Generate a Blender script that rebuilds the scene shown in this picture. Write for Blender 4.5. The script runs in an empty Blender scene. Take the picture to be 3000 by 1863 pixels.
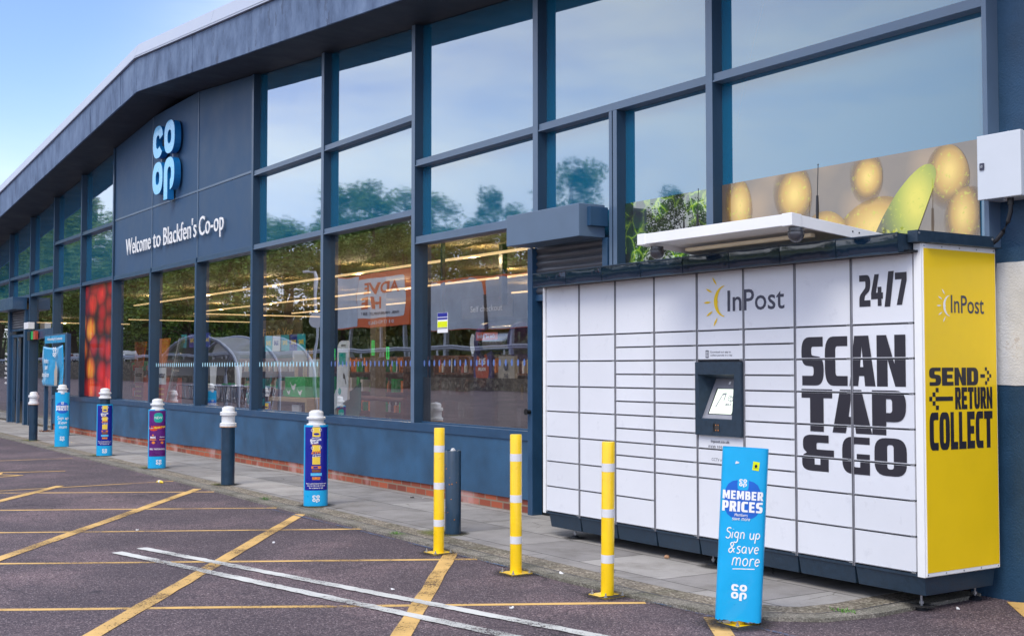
import bpy, bmesh, math, random
from mathutils import Vector, Matrix
from mathutils.geometry import tessellate_polygon
R = math.radians
S = bpy.context.scene
C = S.collection
rnd = random.Random(7)

# ------------------------------------------------------------ camera, world, sun, exposure
cam = bpy.data.objects.new('camera', bpy.data.cameras.new('camera'))
C.objects.link(cam); S.camera = cam
cam.location = (9.4555, -6.6723, 1.4119)
ya, pi_ = .5823, .0408
fw = Vector((-math.cos(ya)*math.cos(pi_), math.sin(ya)*math.cos(pi_), math.sin(pi_)))
cam.rotation_euler = fw.to_track_quat('-Z', 'Y').to_euler()
cam.data.sensor_width = 36; cam.data.lens = 43.07
cam.data.clip_start = .05; cam.data.clip_end = 3000

SUN_EL, SUN_AZ = 52, 150     # azimuth measured from +Y clockwise seen from above
W = bpy.data.worlds.new('World'); S.world = W; W.use_nodes = True
nt = W.node_tree; nt.nodes.clear()
def N(t, kind, **kw):
    n = t.nodes.new(kind)
    for k, v in kw.items():
        if k.startswith('i_'):
            key = k[2:]
            key = int(key) if key.isdigit() else key.replace('_', ' ')
            n.inputs[key].default_value = v
        else: setattr(n, k, v)
    return n
sky = N(nt, 'ShaderNodeTexSky', sky_type='NISHITA', sun_disc=False, sun_elevation=R(SUN_EL),
        sun_rotation=R(SUN_AZ), altitude=40, air_density=1.1, dust_density=.6, ozone_density=2.4)
tc = N(nt, 'ShaderNodeTexCoord')
mp = N(nt, 'ShaderNodeMapping'); mp.inputs['Scale'].default_value = (1, 1, 3.4)
n1 = N(nt, 'ShaderNodeTexNoise', i_Scale=2.3, i_Detail=7, i_Roughness=.55, i_Distortion=.3)
cr = N(nt, 'ShaderNodeValToRGB')
cr.color_ramp.elements[0].position = .36; cr.color_ramp.elements[0].color = (.28, .28, .28, 1)
cr.color_ramp.elements[1].position = .62; cr.color_ramp.elements[1].color = (1, 1, 1, 1)
# the bank of cloud thins out towards the far end of the street (west), where the sky is blue
sx = N(nt, 'ShaderNodeSeparateXYZ')
blue = N(nt, 'ShaderNodeVectorMath', operation='DOT_PRODUCT')
blue.inputs[1].default_value = Vector((-.945, .18, .29)).normalized()
bm_ = N(nt, 'ShaderNodeMapRange', i_1=.972, i_2=.9995, i_3=1, i_4=.0, interpolation_type='SMOOTHSTEP')
mul = N(nt, 'ShaderNodeMath', operation='MULTIPLY')
mix = N(nt, 'ShaderNodeMixRGB', blend_type='MIX'); mix.inputs[2].default_value = (7.9, 8.3, 9.0, 1)
n2 = N(nt, 'ShaderNodeTexNoise', i_Scale=5.5, i_Detail=5)
cr2 = N(nt, 'ShaderNodeMapRange', i_1=.3, i_2=.7, i_3=.42, i_4=1.22)
mm = N(nt, 'ShaderNodeMixRGB', blend_type='MULTIPLY'); mm.inputs[0].default_value = 1
bg = N(nt, 'ShaderNodeBackground', i_Strength=.1)
wo = N(nt, 'ShaderNodeOutputWorld')
lk = nt.links.new
lk(tc.outputs['Generated'], mp.inputs[0]); lk(mp.outputs[0], n1.inputs[0]); lk(mp.outputs[0], n2.inputs[0])
lk(n1.outputs[0], cr.inputs[0]); lk(tc.outputs['Generated'], blue.inputs[0])
lk(blue.outputs['Value'], bm_.inputs[0]); lk(cr.outputs[0], mul.inputs[0]); lk(bm_.outputs[0], mul.inputs[1])
lk(n2.outputs[0], cr2.inputs[0]); lk(mix.outputs[0], mm.inputs[1]); lk(cr2.outputs[0], mm.inputs[2])
lk(mul.outputs[0], mix.inputs[0]); gn = N(nt, 'ShaderNodeMixRGB', blend_type='MULTIPLY'); gn.inputs[0].default_value = 1; gn.inputs[2].default_value = (1.02, 1.06, 1.60, 1); lk(sky.outputs[0], gn.inputs[1]); lk(gn.outputs[0], mix.inputs[1]); lk(mix.outputs[0], bg.inputs[0]); lk(bg.outputs[0], wo.inputs[0])

sun = bpy.data.objects.new('sun', bpy.data.lights.new('sun', 'SUN')); C.objects.link(sun)
sun.data.energy = 1.3; sun.data.angle = R(30); sun.data.color = (1, .94, .80)
az = R(SUN_AZ)
sd = Vector((math.sin(az)*math.cos(R(SUN_EL)), math.cos(az)*math.cos(R(SUN_EL)), math.sin(R(SUN_EL))))
sun.rotation_euler = sd.to_track_quat('Z', 'Y').to_euler()
S.view_settings.view_transform = 'Standard'; S.view_settings.look = 'None'
S.view_settings.exposure = .82; S.view_settings.gamma = 1
S.cycles.max_bounces = 8; S.cycles.transparent_max_bounces = 12
try: S.cycles.use_denoising = True
except Exception: pass

# ------------------------------------------------------------ materials
MATS = {}
def new_mat(name):
    m = bpy.data.materials.new(name); m.use_nodes = True
    t = m.node_tree; b = t.nodes['Principled BSDF']; MATS[name] = m
    return m, t, b
def coords(t, scale=(1, 1, 1), kind='Object'):
    c = N(t, 'ShaderNodeTexCoord'); p = N(t, 'ShaderNodeMapping'); p.inputs['Scale'].default_value = scale
    t.links.new(c.outputs[kind], p.inputs[0]); return p.outputs[0]
def ramp(t, src, stops):
    r = N(t, 'ShaderNodeValToRGB'); e = r.color_ramp.elements
    while len(e) < len(stops): e.new(.5)
    for i, (p, c) in enumerate(stops):
        e[i].position = p; e[i].color = (*c, 1) if len(c) == 3 else c
    t.links.new(src, r.inputs[0]); return r.outputs[0]
def bump(t, b, src, strength=.3, dist=.01):
    n = N(t, 'ShaderNodeBump', i_Strength=strength, i_Distance=dist)
    t.links.new(src, n.inputs['Height']); t.links.new(n.outputs[0], b.inputs['Normal']); return n
def paint(name, col, rough=.5, var=.12, scale=6, metal=0, bumpy=0, coat=0, stretch=(1, 1, 1), spec=.5):
    """painted / plain surface with a soft uneven tone"""
    m, t, b = new_mat(name)
    v = coords(t, stretch)
    n = N(t, 'ShaderNodeTexNoise', i_Scale=scale, i_Detail=6, i_Roughness=.6); t.links.new(v, n.inputs[0])
    lo = tuple(c*(1-var) for c in col); hi = tuple(min(1, c*(1+var)) for c in col)
    o = ramp(t, n.outputs[0], [(.3, lo), (.7, hi)]); t.links.new(o, b.inputs['Base Color'])
    b.inputs['Roughness'].default_value = rough; b.inputs['Metallic'].default_value = metal
    b.inputs['Coat Weight'].default_value = coat; b.inputs['Specular IOR Level'].default_value = spec
    r2 = N(t, 'ShaderNodeMapRange', i_1=.3, i_2=.7, i_3=max(.02, rough-.08), i_4=min(1, rough+.1))
    t.links.new(n.outputs[0], r2.inputs[0]); t.links.new(r2.outputs[0], b.inputs['Roughness'])
    if bumpy:
        n3 = N(t, 'ShaderNodeTexNoise', i_Scale=90, i_Detail=4); t.links.new(v, n3.inputs[0])
        bump(t, b, n3.outputs[0], bumpy, .004)
    return m
def emit(name, col, k):
    m, t, b = new_mat(name); b.inputs['Base Color'].default_value = (*col, 1)
    b.inputs['Emission Color'].default_value = (*col, 1); b.inputs['Emission Strength'].default_value = k
    return m

# asphalt: coarse reddish grey chippings, worn lighter patches
m, t, b = new_mat('asphalt'); v = coords(t)
vo = N(t, 'ShaderNodeTexVoronoi', i_Scale=135); t.links.new(v, vo.inputs[0])
sp = N(t, 'ShaderNodeSeparateColor'); t.links.new(vo.outputs['Color'], sp.inputs[0])
chips = ramp(t, sp.outputs[0], [(0, (.034, .024, .034)), (.4, (.076, .053, .060)), (.75, (.126, .090, .098)), (.93, (.20, .150, .152)), (1, (.36, .30, .29))])
n = N(t, 'ShaderNodeTexNoise', i_Scale=.8, i_Detail=7, i_Roughness=.62); t.links.new(v, n.inputs[0])
tone = ramp(t, n.outputs[0], [(.28, (.52, .53, .60)), (.5, (.88, .88, .92)), (.70, (1.6, 1.5, 1.48))])
mx = N(t, 'ShaderNodeMixRGB', blend_type='MULTIPLY', i_Fac=1); t.links.new(chips, mx.inputs[1]); t.links.new(tone, mx.inputs[2])
n4 = N(t, 'ShaderNodeTexNoise', i_Scale=240, i_Detail=2); t.links.new(v, n4.inputs[0])
mx2 = N(t, 'ShaderNodeMixRGB', blend_type='OVERLAY', i_Fac=.35); t.links.new(mx.outputs[0], mx2.inputs[1]); t.links.new(n4.outputs[0], mx2.inputs[2])
t.links.new(mx2.outputs[0], b.inputs['Base Color']); b.inputs['Roughness'].default_value = .82
# hairline cracks, dark oil spots
ck_n = N(t, 'ShaderNodeTexNoise', i_Scale=1.6, i_Detail=6); t.links.new(v, ck_n.inputs[0]); ck_m = N(t, 'ShaderNodeMixRGB', blend_type='ADD', i_Fac=.5); t.links.new(v, ck_m.inputs[1]); t.links.new(ck_n.outputs['Color'], ck_m.inputs[2])
ck_v = N(t, 'ShaderNodeTexVoronoi', feature='DISTANCE_TO_EDGE', i_Scale=.42); t.links.new(ck_m.outputs[0], ck_v.inputs[0])
ck_r = ramp(t, ck_v.outputs['Distance'], [(0, (.42, .42, .45)), (.0035, (1, 1, 1))])
sp_n = N(t, 'ShaderNodeTexNoise', i_Scale=3.4, i_Detail=2); t.links.new(v, sp_n.inputs[0]); sp_r = ramp(t, sp_n.outputs[0], [(.22, (.5, .5, .55)), (.30, (1, 1, 1))])
c1_ = N(t, 'ShaderNodeMixRGB', blend_type='MULTIPLY', i_Fac=1); t.links.new(mx2.outputs[0], c1_.inputs[1]); t.links.new(ck_r, c1_.inputs[2])
c2_ = N(t, 'ShaderNodeMixRGB', blend_type='MULTIPLY', i_Fac=1); t.links.new(c1_.outputs[0], c2_.inputs[1]); t.links.new(sp_r, c2_.inputs[2]); t.links.new(c2_.outputs[0], b.inputs['Base Color'])
bump(t, b, vo.outputs['Distance'], .4, .004)

# thermoplastic line paint, worn through to the asphalt
def line_mat(name, col, wear):
    m, t, b = new_mat(name); v = coords(t)
    n = N(t, 'ShaderNodeTexNoise', i_Scale=26, i_Detail=8, i_Roughness=.75); t.links.new(v, n.inputs[0])
    n2 = N(t, 'ShaderNodeTexNoise', i_Scale=1.7, i_Detail=3); t.links.new(v, n2.inputs[0])
    ad0 = N(t, 'ShaderNodeMath', operation='ADD'); t.links.new(n.outputs[0], ad0.inputs[0]); t.links.new(n2.outputs[0], ad0.inputs[1])
    vf_ = N(t, 'ShaderNodeTexVoronoi', i_Scale=135); t.links.new(v, vf_.inputs[0]); sc_ = N(t, 'ShaderNodeSeparateColor'); t.links.new(vf_.outputs['Color'], sc_.inputs[0])
    ad = N(t, 'ShaderNodeMath', operation='MULTIPLY_ADD'); ad.inputs[1].default_value = -.34; t.links.new(sc_.outputs[0], ad.inputs[0]); ad1 = N(t, 'ShaderNodeMath', operation='ADD'); ad1.inputs[1].default_value = .10; t.links.new(ad0.outputs[0], ad1.inputs[0]); t.links.new(ad1.outputs[0], ad.inputs[2])
    dirty = tuple(c*.62 for c in col)
    t.links.new(ramp(t, n2.outputs[0], [(.35, dirty), (.6, col)]), b.inputs['Base Color'])
    b.inputs['Roughness'].default_value = .7
    vo = N(t, 'ShaderNodeTexVoronoi', i_Scale=110); t.links.new(v, vo.inputs[0]); bump(t, b, vo.outputs[0], .4, .004)
    tr = N(t, 'ShaderNodeBsdfTransparent'); ms = N(t, 'ShaderNodeMixShader')
    a = ramp(t, ad.outputs[0], [(wear, (0, 0, 0)), (wear+.05, (1, 1, 1))])
    t.links.new(a, ms.inputs[0]); t.links.new(tr.outputs[0], ms.inputs[1]); t.links.new(b.outputs[0], ms.inputs[2])
    t.links.new(ms.outputs[0], t.nodes['Material Output'].inputs[0])
line_mat('yellow_line', (.74, .46, .15), .715)
line_mat('white_line', (.64, .64, .61), .72)
line_mat('blue_line', (.09, .15, .27), .92)

# paving slabs
m, t, b = new_mat('slabs'); v = coords(t)
ns = N(t, 'ShaderNodeTexNoise', i_Scale=1.3, i_Detail=3); t.links.new(v, ns.inputs[0])
mpv = N(t, 'ShaderNodeMapping'); mpv.inputs['Location'].default_value = (.11, .07, 0); t.links.new(v, mpv.inputs[0])
wob = N(t, 'ShaderNodeMixRGB', blend_type='ADD', i_Fac=.016); t.links.new(mpv.outputs[0], wob.inputs[1]); t.links.new(ns.outputs['Color'], wob.inputs[2])
br = N(t, 'ShaderNodeTexBrick', offset=.5, i_Scale=1, i_Mortar_Size=.006, i_Mortar_Smooth=.3, i_Bias=0, i_Brick_Width=.92, i_Row_Height=.61)
br.inputs['Color1'].default_value = (.35, .33, .31, 1); br.inputs['Color2'].default_value = (.235, .22, .21, 1); br.inputs['Mortar'].default_value = (.055, .05, .045, 1)
t.links.new(wob.outputs[0], br.inputs[0])
n = N(t, 'ShaderNodeTexNoise', i_Scale=2.4, i_Detail=9, i_Roughness=.68); t.links.new(v, n.inputs[0])
st = ramp(t, n.outputs[0], [(.28, (.62, .60, .56)), (.5, (1, 1, 1)), (.75, (1.25, 1.24, 1.25))])
mx = N(t, 'ShaderNodeMixRGB', blend_type='MULTIPLY', i_Fac=1); t.links.new(br.outputs[0], mx.inputs[1]); t.links.new(st, mx.inputs[2])
n5 = N(t, 'ShaderNodeTexNoise', i_Scale=150, i_Detail=3); t.links.new(v, n5.inputs[0])
mx2 = N(t, 'ShaderNodeMixRGB', blend_type='OVERLAY', i_Fac=.35); t.links.new(mx.outputs[0], mx2.inputs[1]); t.links.new(n5.outputs[0], mx2.inputs[2])
# cracks
vc = N(t, 'ShaderNodeTexVoronoi', feature='DISTANCE_TO_EDGE', i_Scale=1.15); wv = N(t, 'ShaderNodeMixRGB', blend_type='ADD', i_Fac=.12)
t.links.new(v, wv.inputs[1]); t.links.new(n.outputs['Color'], wv.inputs[2]); t.links.new(wv.outputs[0], vc.inputs[0])
ck = ramp(t, vc.outputs['Distance'], [(0, (.25, .24, .2)), (.008, (1, 1, 1))])
cm = N(t, 'ShaderNodeMixRGB', blend_type='MULTIPLY'); t.links.new(ramp(t, ns.outputs[0], [(.54, (0, 0, 0)), (.6, (.9, .9, .9))]), cm.inputs[0])
t.links.new(mx2.outputs[0], cm.inputs[1]); t.links.new(ck, cm.inputs[2])
t.links.new(cm.outputs[0], b.inputs['Base Color']); b.inputs['Roughness'].default_value = .8
bump(t, b, br.outputs['Fac'], -.5, .006)

# exposed aggregate band and kerb stone
def gravelly(name, c1, c2, sc=70):
    m, t, b = new_mat(name); v = coords(t)
    vo = N(t, 'ShaderNodeTexVoronoi', i_Scale=sc); t.links.new(v, vo.inputs[0])
    sp = N(t, 'ShaderNodeSeparateColor'); t.links.new(vo.outputs['Color'], sp.inputs[0])
    n = N(t, 'ShaderNodeTexNoise', i_Scale=3, i_Detail=8); t.links.new(v, n.inputs[0])
    a = ramp(t, sp.outputs[0], [(0, tuple(c*.55 for c in c1)), (.6, c1), (1, c2)])
    k = ramp(t, n.outputs[0], [(.3, (.55, .58, .5)), (.55, (1, 1, 1)), (.8, (1.2, 1.18, 1.1))])
    mx = N(t, 'ShaderNodeMixRGB', blend_type='MULTIPLY', i_Fac=1); t.links.new(a, mx.inputs[1]); t.links.new(k, mx.inputs[2])
    t.links.new(mx.outputs[0], b.inputs['Base Color']); b.inputs['Roughness'].default_value = .85
    bump(t, b, vo.outputs['Distance'], .5, .005)
gravelly('aggregate', (.21, .175, .13), (.42, .37, .30))
gravelly('kerb_stone', (.22, .20, .165), (.36, .33, .28), 120)
gravelly('stone_wall', (.11, .085, .06), (.26, .22, .17), 5)
gravelly('far_road', (.09, .08, .08), (.13, .12, .12), 30)

# moss: green yellow fringe fading out
m, t, b = new_mat('moss'); v = coords(t, kind='Object')
g = N(t, 'ShaderNodeTexGradient', gradient_type='SPHERICAL'); t.links.new(v, g.inputs[0])
n = N(t, 'ShaderNodeTexNoise', i_Scale=22, i_Detail=6); t.links.new(v, n.inputs[0])
mu = N(t, 'ShaderNodeMath', operation='MULTIPLY'); t.links.new(g.outputs['Fac'], mu.inputs[0]); t.links.new(n.outputs[0], mu.inputs[1])
al = ramp(t, mu.outputs[0], [(.08, (0, 0, 0)), (.32, (.8, .8, .8))])
b.inputs['Base Color'].default_value = (.16, .17, .035, 1); b.inputs['Roughness'].default_value = .95
tr = N(t, 'ShaderNodeBsdfTransparent'); ms = N(t, 'ShaderNodeMixShader'); t.links.new(al, ms.inputs[0])
t.links.new(tr.outputs[0], ms.inputs[1]); t.links.new(b.outputs[0], ms.inputs[2]); t.links.new(ms.outputs[0], t.nodes['Material Output'].inputs[0])

# brick
m, t, b = new_mat('brick'); c = N(t, 'ShaderNodeTexCoord'); sxx = N(t, 'ShaderNodeSeparateXYZ'); cb = N(t, 'ShaderNodeCombineXYZ')
t.links.new(c.outputs['Object'], sxx.inputs[0]); t.links.new(sxx.outputs['X'], cb.inputs[0]); t.links.new(sxx.outputs['Z'], cb.inputs[1])
br = N(t, 'ShaderNodeTexBrick', i_Scale=1, i_Mortar_Size=.009, i_Mortar_Smooth=.2, i_Brick_Width=.225, i_Row_Height=.075)
br.inputs['Color1'].default_value = (.38, .085, .035, 1); br.inputs['Color2'].default_value = (.19, .045, .028, 1); br.inputs['Mortar'].default_value = (.22, .17, .12, 1)
t.links.new(cb.outputs[0], br.inputs[0]); v = c.outputs['Object']
n = N(t, 'ShaderNodeTexNoise', i_Scale=2.2, i_Detail=7); t.links.new(v, n.inputs[0])
pale = N(t, 'ShaderNodeMixRGB'); pale.inputs[2].default_value = (.52, .36, .34, 1)
t.links.new(ramp(t, n.outputs[0], [(.54, (0, 0, 0)), (.66, (.5, .5, .5))]), pale.inputs[0]); t.links.new(br.outputs[0], pale.inputs[1])
t.links.new(pale.outputs[0], b.inputs['Base Color']); b.inputs['Roughness'].default_value = .85; bump(t, b, br.outputs['Fac'], -.6, .006)

# fascia: weathered painted boards, stained
m, t, b = new_mat('fascia'); v = coords(t, (1, 1, .5))
n = N(t, 'ShaderNodeTexNoise', i_Scale=3.2, i_Detail=9, i_Roughness=.66); t.links.new(v, n.inputs[0])
t.links.new(ramp(t, n.outputs[0], [(.30, (.030, .060, .13)), (.5, (.095, .15, .26)), (.70, (.16, .23, .36))]), b.inputs['Base Color'])
b.inputs['Roughness'].default_value = .65
n3 = N(t, 'ShaderNodeTexNoise', i_Scale=2, i_Detail=3); t.links.new(coords(t), n3.inputs[0]); bump(t, b, n3.outputs[0], .35, .05)

paint('soffit', (.010, .014, .026), .6, .2, 2)
paint('capping', (.42, .46, .55), .42, .05, 1.5, metal=.35)
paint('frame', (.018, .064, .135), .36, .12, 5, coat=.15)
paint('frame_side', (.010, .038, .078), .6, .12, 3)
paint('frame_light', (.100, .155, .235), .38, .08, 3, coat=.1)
paint('cladding', (.027, .076, .155), .55, .10, 1.6, bumpy=.15)
paint('dado', (.022, .080, .160), .5, .34, 1.8, bumpy=.5)
paint('render_wall', (.018, .062, .125), .55, .25, 2.6, bumpy=.9)
paint('white_patch', (.62, .62, .62), .8, .14, 5, bumpy=.9)
paint('shutter', (.10, .105, .12), .4, .12, 6, metal=.3, stretch=(1, 1, 4))
paint('galvanised', (.42, .43, .45), .38, .15, 20, metal=.7)
paint('black', (.006, .007, .009), .35, .3, 8)
paint('rubber', (.012, .014, .02), .55, .3, 12)
paint('locker_white', (.77, .785, .83), .34, .025, 2.2, coat=.2)
paint('white_metal', (.88, .88, .88), .35, .03, 3, coat=.2)
paint('cream', (.95, .85, .60), .5, .05, 3)
paint('locker_dark', (.016, .035, .06), .42, .2, 30, bumpy=.25)
paint('divider', (.30, .30, .33), .35, .1, 10, metal=.3)
paint('gap', (.03, .035, .05), .5, .1, 5)
paint('panel_yellow', (.96, .64, .0), .38, .03, 3, coat=.2)
paint('post_yellow', (.94, .60, .0), .34, .08, 9, coat=.35)
paint('band_white', (.72, .72, .74), .4, .05, 30)
paint('ink', (.020, .018, .028), .45, .08, 5)
paint('ink_grey', (.050, .052, .085), .45, .08, 5)
paint('sleeve', (.002, .40, .76), .32, .05, 6, coat=.4)
paint('print_navy', (.004, .008, .27), .3, .12, 5, coat=.4)
paint('print_purple', (.10, .004, .16), .3, .25, 7, coat=.4)
paint('print_blue', (.005, .12, .55), .35, .15, 3, coat=.2)
paint('print_teal', (.0, .36, .30), .35, .06, 5)
paint('print_yellow', (.88, .62, .06), .35, .1, 9)
paint('print_orange', (.75, .22, .03), .35, .35, 60)
paint('print_red', (.62, .05, .01), .35, .4, 50)
paint('print_brown', (.20, .07, .03), .35, .4, 40)
paint('print_white', (.88, .88, .88), .35, .03, 5)
paint('print_cyan', (.10, .50, .80), .35, .1, 20)
paint('dot_pale', (.45, .78, .92), .4, .05, 20)
paint('dot_blue', (.10, .17, .42), .4, .05, 20)
paint('sticker_yellow', (.75, .85, .0), .35, .05, 20)
paint('cap_white', (.72, .73, .74), .42, .10, 14, coat=.2, bumpy=.15)
paint('bollard_slate', (.007, .034, .070), .38, .18, 12, coat=.25)
paint('rust', (.45, .17, .02), .8, .5, 40)
paint('signal_blue', (.02, .33, .62), .3, .04, 4, coat=.3)
paint('sign_face', (.17, .60, .95), .3, .05, 4, coat=.4)
paint('sign_side', (.004, .15, .42), .35, .05, 4, coat=.2)
paint('cabinet', (.63, .67, .72), .42, .03, 3, coat=.1)
paint('cable', (.010, .010, .013), .4, .2, 20)
paint('dome_grey', (.055, .055, .065), .25, .1, 10, coat=.4)
paint('wood', (.40, .27, .12), .55, .2, 14, stretch=(1, 1, 6))
paint('dark_wood', (.14, .05, .03), .4, .25, 14)
paint('interior_dark', (.05, .042, .038), .8, .3, 2)
paint('interior_wall', (.22, .18, .15), .8, .2, 2)
paint('ceiling', (.17, .13, .05), .9, .12, 2)
paint('shop_floor', (.16, .15, .14), .35, .12, 2)
paint('green_plastic', (.01, .42, .10), .35, .15, 9)
paint('dark_green', (.006, .12, .10), .4, .15, 9)
paint('machine_red', (.42, .06, .03), .4, .2, 5)
paint('teal_paper', (.01, .36, .42), .6, .12, 9)
paint('purple_board', (.05, .03, .16), .45, .15, 5)
paint('beige_board', (.42, .36, .30), .6, .1, 5)
paint('paper', (.70, .70, .72), .7, .05, 8)
paint('chrome', (.45, .46, .5), .12, .1, 10, metal=1)
paint('car_red', (.45, .01, .01), .25, .05, 3, coat=.6)
paint('car_white', (.6, .62, .66), .25, .05, 3, coat=.6)
paint('car_navy', (.02, .03, .07), .25, .05, 3, coat=.6)
paint('car_glass', (.01, .012, .015), .08, .1, 3)
paint('bb_orange', (.90, .17, .04), .5, .06, 3)
paint('bb_paper', (.62, .68, .76), .6, .16, .55)
paint('bb_white', (.85, .86, .88), .5, .05, 2)
paint('guard_steel', (.45, .48, .53), .4, .15, 4, metal=.5)
paint('bark', (.06, .045, .03), .9, .3, 8)
paint('litter_white', (.75, .75, .75), .6, .1, 50)
paint('stone_bit', (.40, .22, .12), .8, .3, 40)
emit('strip', (1, .68, .34), .72)
emit('screen', (.72, .80, .66), .42)
emit('neon_green', (.05, .8, .15), .45)
emit('emerg_green', (.05, .75, .35), .9)

# clear shop glass: partly mirrors the street, partly shows the shop
def glass_clear(name, refl=.26, tint=(.93, .95, .93), rough=.0):
    m, t, b = new_mat(name); t.nodes.remove(b)
    tr = N(t, 'ShaderNodeBsdfTransparent'); tr.inputs[0].default_value = (*tint, 1)
    gl = N(t, 'ShaderNodeBsdfGlossy', i_Roughness=rough); gl.inputs[0].default_value = (.95, .97, 1, 1)
    fr = N(t, 'ShaderNodeLayerWeight', i_Blend=.5); ad = N(t, 'ShaderNodeMath', operation='MULTIPLY_ADD', use_clamp=True); ad.inputs[1].default_value = .74; ad.inputs[2].default_value = refl-.20
    t.links.new(fr.outputs['Facing'], ad.inputs[0])
    ms = N(t, 'ShaderNodeMixShader'); t.links.new(ad.outputs[0], ms.inputs[0]); t.links.new(tr.outputs[0], ms.inputs[1]); t.links.new(gl.outputs[0], ms.inputs[2])
    v = coords(t); n = N(t, 'ShaderNodeTexNoise', i_Scale=.7, i_Detail=2); t.links.new(v, n.inputs[0])
    bp = N(t, 'ShaderNodeBump', i_Strength=.05, i_Distance=.05); t.links.new(n.outputs[0], bp.inputs['Height']); t.links.new(bp.outputs[0], gl.inputs['Normal'])
    t.links.new(ms.outputs[0], t.nodes['Material Output'].inputs[0])
glass_clear('shop_glass', .21)
glass_clear('polycarbonate', .16, (.80, .86, .90))
m, t, b = new_mat('shelter_sheet'); t.nodes.remove(b); tr = N(t, 'ShaderNodeBsdfTransparent'); df = N(t, 'ShaderNodeBsdfDiffuse'); df.inputs[0].default_value = (.75, .80, .84, 1)
ms = N(t, 'ShaderNodeMixShader', i_Fac=.30); t.links.new(tr.outputs[0], ms.inputs[1]); t.links.new(df.outputs[0], ms.inputs[2]); t.links.new(ms.outputs[0], t.nodes['Material Output'].inputs[0])
# back-painted spandrel glass of the upper panes
m, t, b = new_mat('spandrel_glass'); t.nodes.remove(b)
df = N(t, 'ShaderNodeBsdfDiffuse'); df.inputs[0].default_value = (.0, .125, .25, 1)
gl = N(t, 'ShaderNodeBsdfGlossy', i_Roughness=.022); gl.inputs[0].default_value = (.86, .92, .94, 1)
fr = N(t, 'ShaderNodeLayerWeight', i_Blend=.5); ad = N(t, 'ShaderNodeMath', operation='MULTIPLY_ADD', use_clamp=True); ad.inputs[1].default_value = .82; ad.inputs[2].default_value = .03
t.links.new(fr.outputs['Facing'], ad.inputs[0]); v = coords(t)
n = N(t, 'ShaderNodeTexNoise', i_Scale=.55, i_Detail=3); t.links.new(v, n.inputs[0])
n2_ = N(t, 'ShaderNodeTexNoise', i_Scale=60, i_Detail=3); t.links.new(v, n2_.inputs[0])
bp = N(t, 'ShaderNodeBump', i_Strength=.06, i_Distance=.05); t.links.new(n.outputs[0], bp.inputs['Height'])
bp2 = N(t, 'ShaderNodeBump', i_Strength=.02, i_Distance=.0008); t.links.new(n2_.outputs[0], bp2.inputs['Height']); t.links.new(bp.outputs[0], bp2.inputs['Normal'])
t.links.new(bp2.outputs[0], gl.inputs['Normal'])
ms = N(t, 'ShaderNodeMixShader'); t.links.new(ad.outputs[0], ms.inputs[0]); t.links.new(df.outputs[0], ms.inputs[1]); t.links.new(gl.outputs[0], ms.inputs[2])
t.links.new(ms.outputs[0], t.nodes['Material Output'].inputs[0])
# glossy black light boxes over the lockers
m, t, b = new_mat('gloss_black'); b.inputs['Base Color'].default_value = (.004, .016, .036, 1); b.inputs['Roughness'].default_value = .05
b.inputs['IOR'].default_value = 1.5; b.inputs['Coat Weight'].default_value = 1; b.inputs['Coat Roughness'].default_value = .02
v = coords(t); n = N(t, 'ShaderNodeTexNoise', i_Scale=7, i_Detail=2); t.links.new(v, n.inputs[0]); bump(t, b, n.outputs[0], .25, .02)

# printed window pictures (flat prints behind a reflecting pane)
def print_mat(name, build, refl=.2):
    m, t, b = new_mat(name); v = coords(t)
    out = build(t, v); t.links.new(out, b.inputs['Base Color']); b.inputs['Roughness'].default_value = .6
    gl = N(t, 'ShaderNodeBsdfGlossy', i_Roughness=.0); ms = N(t, 'ShaderNodeMixShader')
    fr = N(t, 'ShaderNodeFresnel', i_IOR=1.5); ad = N(t, 'ShaderNodeMath', operation='ADD', use_clamp=True); ad.inputs[1].default_value = refl
    t.links.new(fr.outputs[0], ad.inputs[0]); t.links.new(ad.outputs[0], ms.inputs[0]); t.links.new(b.outputs[0], ms.inputs[1]); t.links.new(gl.outputs[0], ms.inputs[2])
    t.links.new(ms.outputs[0], t.nodes['Material Output'].inputs[0])
def apples(t, v):
    mpp = N(t, 'ShaderNodeMapping'); mpp.inputs['Scale'].default_value = (.50, .01, .72); t.links.new(v, mpp.inputs[0])
    vo = N(t, 'ShaderNodeTexVoronoi', i_Scale=3.3, i_Randomness=.62); t.links.new(mpp.outputs[0], vo.inputs[0])
    sp = N(t, 'ShaderNodeSeparateColor'); t.links.new(vo.outputs['Color'], sp.inputs[0])
    n = N(t, 'ShaderNodeTexNoise', i_Scale=5, i_Detail=6); ml = N(t, 'ShaderNodeMapping'); ml.inputs['Scale'].default_value = (3, 1, .6); t.links.new(v, ml.inputs[0]); t.links.new(ml.outputs[0], n.inputs[0])
    a = N(t, 'ShaderNodeMath', operation='ADD'); t.links.new(n.outputs[0], a.inputs[0]); t.links.new(sp.outputs[0], a.inputs[1])
    col = ramp(t, a.outputs[0], [(.42, (.85, .50, .03)), (.62, (.80, .16, .01)), (.8, (.72, .03, .01)), (1.0, (.5, .008, .01))])
    sh = ramp(t, vo.outputs['Distance'], [(0, (1.9, 1.6, 1.4)), (.22, (1.5, 1.3, 1.1)), (.48, (1.0, .8, .8)), (.66, (.30, .16, .12)), (.78, (.04, .02, .02))])
    mx = N(t, 'ShaderNodeMixRGB', blend_type='MULTIPLY', i_Fac=1); t.links.new(col, mx.inputs[1]); t.links.new(sh, mx.inputs[2]); return mx.outputs[0]
print_mat('apple_print', apples, .0)
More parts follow.
